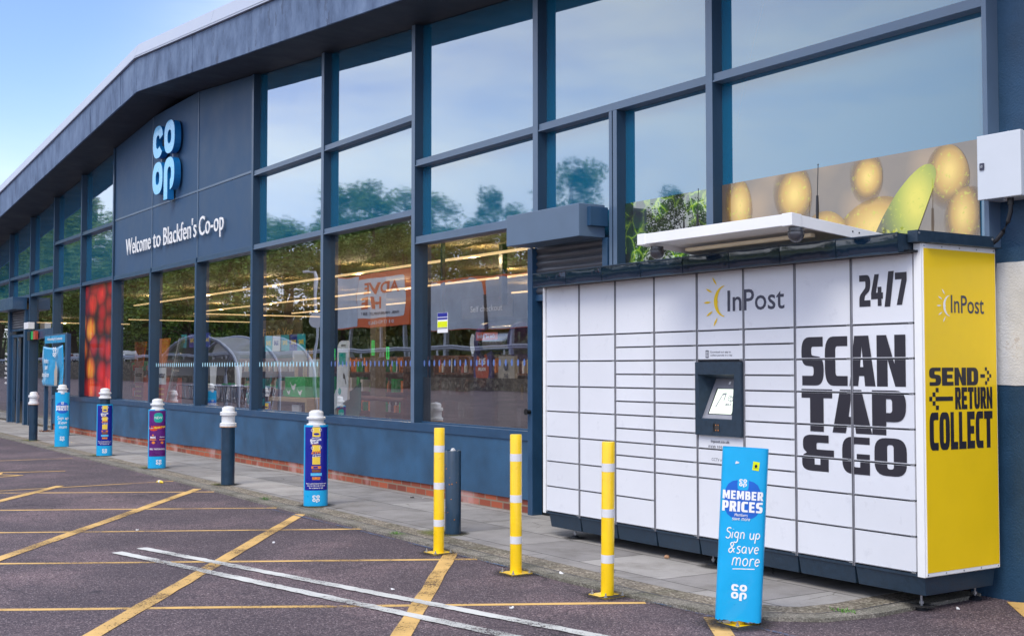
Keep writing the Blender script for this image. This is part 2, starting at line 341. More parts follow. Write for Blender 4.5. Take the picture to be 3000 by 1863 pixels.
def cabbage(t, v):
    n = N(t, 'ShaderNodeTexNoise', i_Scale=2.5, i_Detail=5); t.links.new(v, n.inputs[0])
    w = N(t, 'ShaderNodeMixRGB', blend_type='ADD', i_Fac=.35); t.links.new(v, w.inputs[1]); t.links.new(n.outputs['Color'], w.inputs[2])
    vo = N(t, 'ShaderNodeTexVoronoi', feature='DISTANCE_TO_EDGE', i_Scale=7); t.links.new(w.outputs[0], vo.inputs[0])
    vn = ramp(t, vo.outputs['Distance'], [(0, (.42, .62, .03)), (.05, (.08, .25, .01)), (.14, (.01, .06, .006))])
    dk = ramp(t, n.outputs[0], [(.42, (.02, .02, .02)), (.58, (1.1, 1.1, 1.1))])
    mx = N(t, 'ShaderNodeMixRGB', blend_type='MULTIPLY', i_Fac=1); t.links.new(vn, mx.inputs[1]); t.links.new(dk, mx.inputs[2]); return mx.outputs[0]
print_mat('cabbage_print', cabbage, .22)
def pearbg(t, v):
    n = N(t, 'ShaderNodeTexNoise', i_Scale=1.6, i_Detail=5); t.links.new(v, n.inputs[0])
    vo = N(t, 'ShaderNodeTexVoronoi', feature='SMOOTH_F1', i_Scale=2.6); t.links.new(v, vo.inputs[0])
    gl_ = ramp(t, vo.outputs['Distance'], [(.1, (.34, .20, .06)), (.45, (.03, .02, .0)), (.7, (0, 0, 0))])
    ba = ramp(t, n.outputs[0], [(.35, (.075, .060, .060)), (.6, (.15, .105, .07)), (.8, (.24, .15, .07))])
    mx = N(t, 'ShaderNodeMixRGB', blend_type='ADD', i_Fac=.8); t.links.new(ba, mx.inputs[1]); t.links.new(gl_, mx.inputs[2]); return mx.outputs[0]
print_mat('pear_backdrop', pearbg, .12)
def pear(kind):
    def f(t, v):
        g = N(t, 'ShaderNodeTexGradient', gradient_type='SPHERICAL'); mpp = N(t, 'ShaderNodeMapping', vector_type='TEXTURE'); c = N(t, 'ShaderNodeTexCoord')
        mpp.inputs['Location'].default_value = (.56, .5, .6) if kind == 'o' else (.74, .5, .60); mpp.inputs['Scale'].default_value = (.62, .8, .62) if kind == 'o' else (.52, .8, .80); t.links.new(c.outputs['Generated'], mpp.inputs[0]); t.links.new(mpp.outputs[0], g.inputs[0])
        base = ramp(t, g.outputs['Fac'], [(0, (.15, .11, .08)), (.25, (.30, .17, .06)), (.55, (.62, .36, .05)), (.9, (.95, .66, .14))] if kind == 'o' else [(0, (.12, .12, .06)), (.25, (.20, .25, .04)), (.5, (.40, .46, .04)), (.85, (.80, .72, .08))])
        n = N(t, 'ShaderNodeTexNoise', i_Scale=22, i_Detail=7, i_Roughness=.7); t.links.new(v, n.inputs[0])
        mx = N(t, 'ShaderNodeMixRGB'); mx.inputs[2].default_value = (.62, .62, .05, 1); t.links.new(ramp(t, n.outputs[0], [(.56, (0, 0, 0)), (.62, (.8, .8, .8))]), mx.inputs[0]); t.links.new(base, mx.inputs[1]); return mx.outputs[0]
    return f
print_mat('pear_orange', pear('o'), .06); print_mat('pear_green', pear('g'), .04)
m, t, b = new_mat('window_film'); b.inputs['Base Color'].default_value = (.045, .038, .034, 1); b.inputs['Roughness'].default_value = .22
v = coords(t); n = N(t, 'ShaderNodeTexNoise', i_Scale=1.1, i_Detail=2); t.links.new(v, n.inputs[0]); t.links.new(ramp(t, n.outputs[0], [(.4, (.03, .026, .024)), (.6, (.075, .06, .05))]), b.inputs['Base Color'])
tr = N(t, 'ShaderNodeBsdfTransparent'); ms = N(t, 'ShaderNodeMixShader', i_Fac=.88); t.links.new(tr.outputs[0], ms.inputs[1]); t.links.new(b.outputs[0], ms.inputs[2]); t.links.new(ms.outputs[0], t.nodes['Material Output'].inputs[0])
def leaves(name, c1, c2, c3):
    m, t, b = new_mat(name); oi = N(t, 'ShaderNodeObjectInfo'); v = coords(t)
    n = N(t, 'ShaderNodeTexNoise', i_Scale=.55, i_Detail=5); t.links.new(v, n.inputs[0])
    t.links.new(ramp(t, n.outputs[0], [(.35, c1), (.5, c2), (.68, c3)]), b.inputs['Base Color']); b.inputs['Roughness'].default_value = .6
leaves('foliage', (.025, .075, .008), (.09, .17, .014), (.22, .32, .03))
leaves('bank_green', (.025, .05, .008), (.075, .10, .014), (.15, .17, .03))
# soft edged prints: the fruit melts into the picture behind it
m = MATS['pear_orange']; t = m.node_tree; mo = t.nodes['Material Output']; src = mo.inputs[0].links[0].from_socket
g = [n_ for n_ in t.nodes if n_.type == 'TEX_GRADIENT'][0]; tr = N(t, 'ShaderNodeBsdfTransparent'); ms = N(t, 'ShaderNodeMixShader')
t.links.new(ramp(t, g.outputs['Fac'], [(.0, (0, 0, 0)), (.48, (1, 1, 1))]), ms.inputs[0]); t.links.new(tr.outputs[0], ms.inputs[1]); t.links.new(src, ms.inputs[2]); t.links.new(ms.outputs[0], mo.inputs[0])
# chips, scuffs and scratches on painted things
def speckle(name, col, scale, thr, stretch=(1, 1, 1), amt=.85):
    m = MATS[name]; t = m.node_tree; b = t.nodes['Principled BSDF']; s_ = b.inputs['Base Color'].links[0].from_socket
    n = N(t, 'ShaderNodeTexNoise', i_Scale=scale, i_Detail=8, i_Roughness=.72); t.links.new(coords(t, stretch), n.inputs[0])
    mx = N(t, 'ShaderNodeMixRGB'); mx.inputs[2].default_value = (*col, 1); t.links.new(ramp(t, n.outputs[0], [(thr, (0, 0, 0)), (thr+.03, (amt,)*3)]), mx.inputs[0])
    t.links.new(s_, mx.inputs[1]); t.links.new(mx.outputs[0], b.inputs['Base Color'])
speckle('post_yellow', (.30, .19, .03), 28, .66); speckle('cap_white', (.35, .22, .10), 24, .66); speckle('bollard_slate', (.25, .27, .28), 34, .68, (1, 1, .5))
speckle('dado', (.16, .20, .24), 14, .69, (1, 1, .5), .6); speckle('cladding', (.10, .13, .18), 9, .67, (1, 1, .25), .5); speckle('frame', (.16, .19, .22), 22, .70, (1, 1, .3), .6)
speckle('fascia', (.03, .045, .09), 7, .60, (1, 1, .3), .6); speckle('white_patch', (.42, .34, .27), 5, .60, (1, 1, 1), .5); speckle('sleeve', (.10, .42, .62), 12, .70, (1, 1, .3), .5)
# every locker door a touch different, with faint hand marks
m = MATS['locker_white']; t = m.node_tree; b = t.nodes['Principled BSDF']; s_ = b.inputs['Base Color'].links[0].from_socket
oi = N(t, 'ShaderNodeObjectInfo'); mr = N(t, 'ShaderNodeMapRange', i_3=.955, i_4=1.0); t.links.new(oi.outputs['Random'], mr.inputs[0])
n = N(t, 'ShaderNodeTexNoise', i_Scale=9, i_Detail=8, i_Roughness=.7); t.links.new(coords(t), n.inputs[0]); sm = ramp(t, n.outputs[0], [(.58, (1, 1, 1)), (.74, (.88, .88, .89))])
m1 = N(t, 'ShaderNodeMixRGB', blend_type='MULTIPLY', i_Fac=1); m2_ = N(t, 'ShaderNodeMixRGB', blend_type='MULTIPLY', i_Fac=1)
t.links.new(s_, m1.inputs[1]); t.links.new(mr.outputs[0], m1.inputs[2]); t.links.new(m1.outputs[0], m2_.inputs[1]); t.links.new(sm, m2_.inputs[2]); t.links.new(m2_.outputs[0], b.inputs['Base Color'])
# contact shade and dirt, painted dark round the feet of posts
m, t, b = new_mat('shade_grime'); v = coords(t); g = N(t, 'ShaderNodeTexGradient', gradient_type='SPHERICAL'); t.links.new(v, g.inputs[0])
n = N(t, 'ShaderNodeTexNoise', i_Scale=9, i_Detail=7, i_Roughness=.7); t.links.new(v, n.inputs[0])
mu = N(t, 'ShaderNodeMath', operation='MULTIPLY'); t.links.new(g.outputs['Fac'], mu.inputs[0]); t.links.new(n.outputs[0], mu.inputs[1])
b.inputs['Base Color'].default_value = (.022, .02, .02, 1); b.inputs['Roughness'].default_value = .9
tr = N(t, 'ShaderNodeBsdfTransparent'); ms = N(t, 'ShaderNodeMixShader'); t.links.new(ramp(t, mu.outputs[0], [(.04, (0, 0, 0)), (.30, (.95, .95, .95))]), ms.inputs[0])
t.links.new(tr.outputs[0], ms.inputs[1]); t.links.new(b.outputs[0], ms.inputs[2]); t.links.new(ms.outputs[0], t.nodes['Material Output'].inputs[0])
leaves('weed', (.03, .10, .01), (.07, .2, .02), (.14, .3, .04))

# ------------------------------------------------------------ mesh helpers
def mats_of(m): return [MATS[x] for x in ([m] if isinstance(m, str) else m)]
class MB:
    """collects shapes, then links them as ONE mesh object"""
    def __init__(s): s.v = []; s.f = []; s.m = []; s.sm = []
    def add(s, vs, fs, mi=0, smooth=False):
        o = len(s.v); s.v += [tuple(v) for v in vs]
        for f in fs: s.f.append([i+o for i in f]); s.m.append(mi); s.sm.append(smooth)
    def box(s, x0, x1, y0, y1, z0, z1, mi=0):
        s.add([(x0, y0, z0), (x1, y0, z0), (x1, y1, z0), (x0, y1, z0), (x0, y0, z1), (x1, y0, z1), (x1, y1, z1), (x0, y1, z1)],
              [(0, 3, 2, 1), (4, 5, 6, 7), (0, 1, 5, 4), (1, 2, 6, 5), (2, 3, 7, 6), (3, 0, 4, 7)], mi); return s
    def hexa(s, p, mi=0):   # 8 corner points, bottom ring then top ring
        s.add(p, [(0, 3, 2, 1), (4, 5, 6, 7), (0, 1, 5, 4), (1, 2, 6, 5), (2, 3, 7, 6), (3, 0, 4, 7)], mi); return s
    def quad(s, *p, mi=0): s.add(p, [tuple(range(len(p)))], mi); return s
    def lathe(s, prof, cx=0, cy=0, n=32, mi=0, smooth=True):   # prof: list of (radius, z)
        vs = []; fs = []
        for r, z in prof:
            for i in range(n): a = 2*math.pi*i/n; vs.append((cx+r*math.cos(a), cy+r*math.sin(a), z))
        for k in range(len(prof)-1):
            for i in range(n): fs.append((k*n+i, k*n+(i+1) % n, (k+1)*n+(i+1) % n, (k+1)*n+i))
        s.add(vs, fs, mi, smooth)
        if prof[0][0] > 1e-4: s.add(vs[:n], [tuple(reversed(range(n)))], mi)
        if prof[-1][0] > 1e-4: s.add(vs[-n:], [tuple(range(n))], mi)
        return s
    def tube(s, pts, r, n=10, mi=0, flat=None, caps=True):
        """round tube along pts; flat=(normal, k) squashes the section along normal"""
        pts = [Vector(p) for p in pts]; vs = []; fs = []; rr = r if isinstance(r, (list, tuple)) else [r]*len(pts)
        up = Vector(flat[0]) if flat else None
        for i, p in enumerate(pts):
            d = (pts[min(i+1, len(pts)-1)]-pts[max(i-1, 0)])
            if d.length < 1e-9: d = Vector((0, 0, 1))
            d.normalize()
            if flat: a = up.normalized()
            else: a = Vector((0, 0, 1)) if abs(d.z) < .9 else Vector((1, 0, 0)); a = (a-d*a.dot(d)).normalized()
            b = d.cross(a).normalized(); k = flat[1] if flat else 1
            for j in range(n):
                t = 2*math.pi*j/n; vs.append(p+a*(rr[i]*k*math.sin(t))+b*(rr[i]*math.cos(t)))
        for i in range(len(pts)-1):
            for j in range(n): fs.append((i*n+j, i*n+(j+1) % n, (i+1)*n+(j+1) % n, (i+1)*n+j))
        s.add(vs, fs, mi, True)
        if caps: s.add(vs[:n], [tuple(reversed(range(n)))], mi); s.add(vs[-n:], [tuple(range(n))], mi)
        return s
    def extrude(s, poly, fn, d0, d1, mi=0, mi2=None, holes=()):
        """polygon (list of 2D) swept between offsets d0 (back) and d1 (front); fn(u,v,d)->point"""
        rings = [poly]+list(holes); flat = [p for r in rings for p in r]
        tri = tessellate_polygon([[Vector((u, v, 0)) for u, v in r] for r in rings])
        n = len(flat); vs = [fn(u, v, d1) for u, v in flat]+[fn(u, v, d0) for u, v in flat]
        s.add(vs, [tuple(t) for t in tri], mi); s.add(vs, [tuple(i+n for i in reversed(t)) for t in tri], mi if mi2 is None else mi2)
        o = 0; fs = []
        for r in rings:
            k = len(r)
            for i in range(k): a, b = o+i, o+(i+1) % k; fs.append((a, b, b+n, a+n))
            o += k
        s.add(vs, fs, mi if mi2 is None else mi2); return s
    def decal(s, verts, faces, fn, d=0, mi=0): s.add([fn(u, v, d) for u, v in verts], faces, mi); return s
    def build(s, name, mat, parent=None, off=None, bevel=0, fix=True, loc=None):
        """links the mesh; with a parent whose origin is off, vertices are made local to it"""
        me = bpy.data.meshes.new(name); o3 = Vector(off) if off is not None else Vector((0, 0, 0))
        if off is None and parent is not None and parent.get('_w'): o3 = parent.location.copy()
        if loc is not None: o3 = Vector(loc)
        me.from_pydata([tuple(Vector(v)-o3) for v in s.v], [], s.f)
        for m in mats_of(mat): me.materials.append(m)
        for p, mi, sm in zip(me.polygons, s.m, s.sm): p.material_index = mi; p.use_smooth = sm
        if bevel or fix:
            b = bmesh.new(); b.from_mesh(me)
            if bevel:
                bmesh.ops.remove_doubles(b, verts=b.verts, dist=1e-5)
                es = [e for e in b.edges if len(e.link_faces) == 2 and e.calc_face_angle(0) > R(40)]
                bmesh.ops.bevel(b, geom=es, offset=bevel, segments=2, profile=.6, affect='EDGES', clamp_overlap=True)
            if fix: bmesh.ops.recalc_face_normals(b, faces=b.faces)
            bmesh.ops.remove_doubles(b, verts=b.verts, dist=1e-6)
            for e in b.edges:
                if len(e.link_faces) == 2 and e.calc_face_angle(0) > R(38): e.smooth = False
            b.to_mesh(me); b.free()
        o = bpy.data.objects.new(name, me); C.objects.link(o)
        if loc is not None: o.location = loc
        if parent is not None: o.parent = parent
        return o
def tag(o, label=None, cat=None, group=None, kind=None):
    if label: o['label'] = label
    if cat: o['category'] = cat
    if group: o['group'] = group
    if kind: o['kind'] = kind
    return o
def thing(name, label, cat, loc=(0, 0, 0), rz=0, group=None, world=True):
    o = bpy.data.objects.new(name, None); C.objects.link(o); o.location = loc; o.rotation_euler = (0, 0, rz)
    o.empty_display_size = .2
    if world: o['_w'] = 1      # parts are given in world coordinates
    return tag(o, label, cat, group)
def dup(root, loc, rz, label=None, group=None):
    def cp(o, par):
        c = o.copy(); C.objects.link(c); c.parent = par
        for ch in [x for x in bpy.data.objects if x.parent == o]: cp(ch, c)
        return c
    r = cp(root, None); r.location = loc; r.rotation_euler = (0, 0, rz)
    if label: r['label'] = label
    if group: r['group'] = group
    return r
def frame(o, ux, uy):
    o, ux, uy = Vector(o), Vector(ux).normalized(), Vector(uy).normalized(); n = ux.cross(uy)
    return lambda u, v, d=0: o+ux*u+uy*v+n*d
def rect(u0, u1, v0, v1): return [(u0, v0), (u1, v0), (u1, v1), (u0, v1)]

# ---- lettering ----
def text2d(s, bold=0.0, shear=0.0, spacing=1.0):
    """outline text of the built-in font as flat verts and faces"""
    cu = bpy.data.curves.new('t', 'FONT'); cu.body = s; cu.size = 1; cu.offset = bold; cu.shear = shear; cu.space_character = spacing
    cu.resolution_u = 3; cu.align_x = 'CENTER'; cu.dimensions = '2D'; cu.fill_mode = 'FRONT'
    o = bpy.data.objects.new('t', cu); C.objects.link(o); dg = bpy.context.evaluated_depsgraph_get(); dg.update()
    me = bpy.data.meshes.new_from_object(o.evaluated_get(dg))
    vs = [(v.co.x, v.co.y) for v in me.vertices]; fs = [tuple(p.vertices) for p in me.polygons]
    bpy.data.objects.remove(o); bpy.data.curves.remove(cu); bpy.data.meshes.remove(me)
    return vs, fs
def fit(vf, u0, u1, v0, v1, tilt=0):
    vs, fs = vf; xs = [v[0] for v in vs]; ys = [v[1] for v in vs]; a, b, c, d = min(xs), max(xs), min(ys), max(ys)
    out = [(u0+(x-a)/(b-a)*(u1-u0), v0+(y-c)/(d-c)*(v1-v0)) for x, y in vs]
    if tilt: out = [(x, y+(x-(u0+u1)/2)*math.tan(tilt)) for x, y in out]
    return out, fs
def rpoly(pts, k=6):
    """polygon with rounded corners: points (x,y[,r])"""
    out = []; n = len(pts)
    for i in range(n):
        p = pts[i]; r = p[2] if len(p) > 2 else 0; P = Vector(p[:2])
        if not r: out.append(tuple(P)); continue
        A = Vector(pts[i-1][:2])-P; B = Vector(pts[(i+1) % n][:2])-P
        ra = min(r, A.length*.5 if len(pts[i-1]) > 2 else A.length*.98); rb = min(r, B.length*.5 if len(pts[(i+1) % n]) > 2 else B.length*.98)
        a = P+A.normalized()*ra; b = P+B.normalized()*rb
        for j in range(k+1):
            t = j/k; q = a*(1-t)**2+P*2*t*(1-t)+b*t*t; out.append((q.x, q.y))
    return out
G = {
 'S': ([(97,100),(0,100,36),(0,42,24),(55,39,7),(55,20,7),(3,20),(3,0),(100,0,36),(100,58,24),(45,62,7),(45,80,7),(97,80)], []),
 'C': ([(98,100),(0,100,36),(0,0,36),(98,0),(98,20),(46,20,9),(46,80,9),(98,80)], []),
 'A': ([(0,0),(20,100),(74,100),(100,0),(60,0),(57,20),(38,20),(34,0)], [[(42,38),(48,80),(54,38)]]),
 'N': ([(0,0),(0,100),(34,100),(62,44),(62,100),(100,100),(100,0),(64,0),(38,52),(38,0)], []),
 'T': ([(0,100),(100,100),(100,79),(72,79),(72,0),(28,0),(28,79),(0,79)], []),
 'P': ([(0,0),(0,100),(100,100,30),(100,30,34),(42,30),(42,0)], [[(42,50),(60,50,8),(60,81,8),(42,81)]]),
 '&': ([(84,100),(3,100,30),(3,60,10),(16,50,3),(0,42,10),(0,0,30),(84,0),(84,40),(100,40),(100,60),(46,60,4),(46,79,6),(84,79)], [[(40,18),(58,18),(58,42),(40,42)]]),
 'G': ([(98,100),(0,100,36),(0,0,36),(98,0),(98,55),(52,55),(52,40),(64,40),(64,19),(40,19,9),(40,81,9),(98,81)], []),
 'O': ([(0,0,36),(0,100,36),(100,100,36),(100,0,36)], [[(40,18,8),(40,82,8),(60,82,8),(60,18,8)]]),
 '2': ([(0,100),(100,100,36),(100,52,20),(50,34,6),(46,20),(100,20),(100,0),(0,0),(0,34,14),(56,60,8),(56,80,6),(0,80)], []),
 '4': ([(30,100),(68,100),(42,42),(56,42),(56,60),(88,60),(88,42),(100,42),(100,22),(88,22),(88,0),(56,0),(56,22),(0,22),(0,42)], []),
 '/': ([(0,0),(42,100),(100,100),(58,0)], []),
 '7': ([(0,100),(100,100),(100,76),(58,0),(12,0),(56,79),(0,79)], []),
 'E': ([(0,0),(0,100),(98,100),(98,79),(44,79),(44,61),(90,61),(90,40),(44,40),(44,21),(98,21),(98,0)], []),
 'D': ([(0,0),(0,100),(100,100,38),(100,0,38)], [[(42,20),(42,80),(60,80,8),(60,20,8)]]),
 'R': ([(0,0),(0,100),(96,100,30),(98,45,18),(78,42),(104,0),(60,0),(42,38),(42,0)], [[(42,56),(42,82),(56,82,6),(56,56,6)]]),
 'M': ([(0,0),(0,100),(34,100),(50,50),(66,100),(100,100),(100,0),(70,0),(70,52),(56,10),(44,10),(30,52),(30,0)], []),
 'B': ([(0,0),(0,100),(92,100,26),(92,54,10),(86,51),(100,48,10),(100,0,30)], [[(40,18),(40,40),(60,40,5),(60,18,5)], [(40,60),(40,81),(56,81,5),(56,60,5)]]),
 'I': ([(0,0),(0,100),(100,100),(100,0)], []),
 'U': ([(0,100),(42,100),(42,21,8),(60,21,8),(60,100),(100,100),(100,0,38),(0,0,38)], []),
 'L': ([(0,0),(0,100),(44,100),(44,20),(98,20),(98,0)], []),
}
def glyph(ch, u0, u1, v0, v1, shear=0):
    o, hs = G[ch]
    f = lambda ps: [(u0+x/100*(u1-u0)+shear*(y/100)*(v1-v0), v0+y/100*(v1-v0)) for x, y in ps]
    rings = [f(rpoly(o))]+[f(rpoly(h)) for h in hs]
    return rings
def tess(rings):
    flat = [p for r in rings for p in r]; out = []
    for t in tessellate_polygon([[Vector((u, v, 0)) for u, v in r] for r in rings]):
        (ax, ay), (bx_, by_), (cx, cy) = [flat[i] for i in t]
        out.append(tuple(t) if (bx_-ax)*(cy-ay)-(by_-ay)*(cx-ax) > 0 else tuple(reversed(t)))
    return flat, out
def word(mb, s, u0, u1, v0, v1, fn, d, mi=0, gap=.05, widths=None, shear=0):
    ws = widths or [1]*len(s); tot = sum(ws); g_ = gap*(u1-u0)/len(s); W_ = (u1-u0)-g_*(len(s)-1); u = u0
    for ch, w in zip(s, ws):
        ww = W_*w/tot
        if ch != ' ': mb.decal(*tess(glyph(ch, u, u+ww, v0, v1, shear)), fn, d, mi)
        u += ww+g_
# the round letters c o / o p of the emblem, in a box 1 wide and 1.12 high (p hangs below 0)
def sup(cx, cy, rx, ry, a0, a1, n=28, e=2.5):
    out = []
    for i in range(n+1):
        a = a0+(a1-a0)*i/n; c, s_ = math.cos(a), math.sin(a)
        out.append((cx+rx*math.copysign(abs(c)**(2/e), c), cy+ry*math.copysign(abs(s_)**(2/e), s_)))
    return out
def emblem():
    P = []; r = .235; h = .085
    def ring(cx, cy): P.append([sup(cx, cy, r, r, 0, 2*math.pi*(27/28), 27), list(reversed(sup(cx, cy, h, h*1.15, 0, 2*math.pi*(27/28), 27)))])
    ring(.765, .765); ring(.235, .235)
    cx, cy = .235, .765
    P.append([sup(cx, cy, r, r, R(14), R(322))+list(reversed(sup(cx, cy, h, h*1.15, R(14), R(322))))])
    cx, cy = .765, .235
    P.append([sup(cx, cy, r, r, R(-83), R(180), 24)+[(.53, -.12), (.53+.165, -.12), (.53+.165, .12)]+list(reversed(sup(cx+.01, cy, h, h*1.15, R(-70), R(172), 24)))])
    return P
EMB = emblem()
def put_emblem(mb, u0, v0, w, h, fn, d, mi=0):
    for rings in EMB: mb.decal(*tess([[(u0+x*w, v0+y*h) for x, y in r] for r in rings]), fn, d, mi)
# handwriting: strokes per letter in a box, x-height 1
A_ = lambda cx, cy, rx, ry, a0, a1, n=10: [(cx+rx*math.cos(R(a0+(a1-a0)*i/n)), cy+ry*math.sin(R(a0+(a1-a0)*i/n))) for i in range(n+1)]
H = {
 'S': (.8, [A_(.45, 1.25, .33, .32, 40, 255)+A_(.4, .42, .35, .5, 80, -150)]),
 'i': (.3, [[(.1, .95), (.12, 0)], [(.13, 1.35), (.14, 1.4)]]),
 'g': (.75, [A_(.33, .55, .28, .42, 50, 350), [(.6, .95), (.6, -.3)]+A_(.32, -.35, .28, .3, 0, -150)]),
 'n': (.75, [[(.1, .95), (.1, 0)], [(.1, .6)]+A_(.36, .6, .24, .36, 160, 0)+[(.62, 0)]]),
 'u': (.75, [[(.08, .95), (.08, .4)]+A_(.34, .36, .26, .36, 180, 350)+[(.62, .95)], [(.62, .95), (.64, 0)]]),
 'p': (.75, [[(.12, .95), (.08, -.6)], [(.1, .5)]+A_(.36, .52, .28, .42, 160, -150)]),
 'a': (.78, [A_(.33, .46, .27, .44, 60, 360), [(.6, .9), (.62, .1), (.72, .02)]]),
 'v': (.68, [[(.02, .92), (.3, 0)], [(.3, 0), (.62, .98)]]),
 'e': (.7, [[(.08, .46), (.55, .58)]+A_(.33, .5, .26, .44, 12, 320)]),
 's': (.58, [A_(.32, .72, .22, .2, 40, 250)+A_(.28, .22, .24, .26, 80, -140)]),
 'm': (1.15, [[(.1, .95), (.06, 0)], [(.08, .55)]+A_(.32, .62, .22, .34, 160, 0)+[(.54, 0)], [(.54, .55)]+A_(.78, .62, .22, .34, 160, 0)+[(1.0, .02)]]),
 'o': (.74, [A_(.35, .47, .3, .46, 90, 460, 14)]),
 'r': (.52, [[(.1, .95), (.1, 0)], [(.1, .55)]+A_(.36, .6, .24, .34, 160, 50)]),
 'M': (1.05, [[(.05, 0), (.15, 1.4)], [(.15, 1.4), (.5, .4)], [(.5, .4), (.85, 1.4)], [(.85, 1.4), (.95, 0)]]),
 'b': (.75, [[(.1, 1.5), (.1, 0)], [(.1, .5)]+A_(.36, .46, .27, .44, 150, -150)]),
 '&': (1.0, [[(.85, .05), (.3, .95)]+A_(.42, 1.15, .2, .24, 200, -20)+[(.5, .75), (.25, .55)]+A_(.36, .3, .26, .3, 140, 290)+[(.85, .65)]]),
 ' ': (.45, []),
}
def script(mb, s, u0, v0, h, fn, d, w, mi=0, slant=.12, nrm=None, rise=0):
    u = 0
    for ch in s:
        wd, st = H[ch]
        for q in st:
            pts = [(u0+(u+x+slant*y)*h, v0+y*h+(u+x)*h*rise) for x, y in q]
            pp = [fn(a, b, d) for a, b in pts]
            n = nrm if nrm is not None else (fn(pts[0][0], pts[0][1], 1)-fn(pts[0][0], pts[0][1], 0)).normalized()
            mb.tube(pp, w/2, 6, mi, flat=(n, .12))
        u += wd+.12
    return u*h

# ------------------------------------------------------------ the setting: ground
def sheet(name, poly, z, mat, thick=0, kind='structure', label=None, parent=None):
    mb = MB(); mb.extrude(poly, lambda u, v, d: Vector((u, v, z+d)), -thick-.0005, 0) if thick else mb.decal(*tess([poly]), lambda u, v, d: Vector((u, v, z)))
    o = mb.build(name, mat, parent); 
    if parent is None: o['kind'] = kind
    return o
AZ = -.02      # asphalt level; the pavement is at 0
sheet('car_park', [(-500, -33), (60, -33), (60, 60), (-500, 60)], AZ, 'asphalt')
KE = [(-45, -1.46), (-25, -1.5), (-15.8, -1.564), (-11.3, -1.61), (-6, -1.675), (-3, -1.735), (0, -1.765), (1.6, -1.80), (2.7, -1.83), (3.55, -1.82), (4.05, -1.76), (4.40, -1.60), (4.60, -1.36), (4.67, -1.0), (4.65, -.68), (4.62, -.1), (4.60, .05)]
def inset(pl, d):
    out = []
    for i, p in enumerate(pl):
        a = Vector(pl[max(i-1, 0)]); b = Vector(pl[min(i+1, len(pl)-1)]); t_ = (b-a).normalized(); out.append((p[0]-t_.y*d, p[1]+t_.x*d))
    return out
K1 = inset(KE, .13); K2 = inset(KE, .36)
band = lambda a, b: list(a)+list(reversed(b))
o = sheet('kerb', band(KE, K1), .002, 'kerb_stone', .12)
o = sheet('pavement_edge', band(inset(KE, .1305), K2), -.002, 'aggregate', .12)
sheet('pavement', [(-45, .2)]+[(x, y) for x, y in inset(KE, .3605)]+[(4.2, .2)], .0, 'slabs', .12)
mb = MB(); x = -43.
while x < 4.2:      # joints between the kerb stones
    for i in range(len(KE)-1):
        if KE[i][0] <= x < KE[i+1][0]:
            f = (x-KE[i][0])/(KE[i+1][0]-KE[i][0]); y = KE[i][1]+f*(KE[i+1][1]-KE[i][1]); mb.quad((x, y+.004, .0035), (x+.008, y+.004, .0035), (x+.008, y+.128, .0035), (x, y+.128, .0035))
    x += .91
KL, KM = inset(KE, .126), inset(KE, .138); mb.add([(x, y, .0045) for x, y in KL]+[(x, y, .0045) for x, y in KM], [(i, i+1, i+1+len(KL), i+len(KL)) for i in range(len(KL)-1)])
tag(mb.build('kerb_joints', 'gap'), kind='structure')
# yellow bay lines, hatching and the white lines
def stripe(mb, a, b, w, z, wob=.006, seg=.25):
    a, b = Vector(a), Vector(b); L = (b-a).length; d = (b-a)/L; n = Vector((-d.y, d.x)); k = max(2, int(L/seg)); vs = []
    for i in range(k+1):
        p = a+d*L*i/k
        for s_ in (-1, 1): q = p+n*s_*(w/2+rnd.uniform(-wob, wob)); vs.append((q.x, q.y, z))
    mb.add(vs, [(2*i, 2*i+2, 2*i+3, 2*i+1) for i in range(k)])
ang = Vector((-.50, -.866)).normalized()
mb = MB()
for (x0, y0), (x1, y1) in [((3.60, -1.84), (1.662, -5.177)), ((1.58, -1.80), (-.166, -4.832)), ((-.433, -1.708), (-1.971, -4.491)), ((-2.42, -1.74), (-3.763, -4.152)), ((-4.355, -1.71), (-5.58, -3.81)), ((-10.73, -1.75), (-10.83, -3.6))]:
    d = Vector((x1-x0, y1-y0)).normalized(); L = 7.2 if x0 > -6 else 5
    stripe(mb, (x0, y0), (x0+d.x*L, y0+d.y*L), .066, AZ+.0015)
stripe(mb, (-5.936, -1.67), (-5.70, -6.4), .055, AZ+.0030)
tag(mb.build('bay_lines', 'yellow_line'), kind='structure')
mb = MB()
for (x0, y0), (x1, y1) in [((-1.77, -1.755), (2.69, -4.91)), ((1.23, -1.82), (3.60, -3.53)), ((-4.78, -1.755), (-.40, -4.79)), ((-8.1, -1.66), (-4.65, -3.985)), ((4.16, -1.81), (4.56, -2.085))]:
    d = Vector((x1-x0, y1-y0)).normalized(); L = 8.2
    stripe(mb, (x0, y0) if x0 > -8 else (x0+d.x*2.45, y0+d.y*2.45), (x0+d.x*L, y0+d.y*L), .106, AZ+.0045)
mb.quad((4.80, .02, AZ+.0046), (5.13, -.30, AZ+.0046), (5.6, -.62, AZ+.0046), (5.7, -.50, AZ+.0046), (4.93, .12, AZ+.0046))
tag(mb.build('hatch_lines', 'yellow_line'), kind='structure')
mb = MB(); stripe(mb, (-.36, -3.74), (5.9, -2.25), .088, AZ+.0062, .006, .05); stripe(mb, (-.235, -3.965), (6.2, -2.56), .092, AZ+.0066, .006, .05)
tag(mb.build('white_lines', 'white_line'), kind='structure')
mb = MB(); stripe(mb, (-2.6, -1.855), (5.9, -1.79), .026, AZ+.0080, .004); tag(mb.build('blue_line', 'blue_line'), kind='structure')
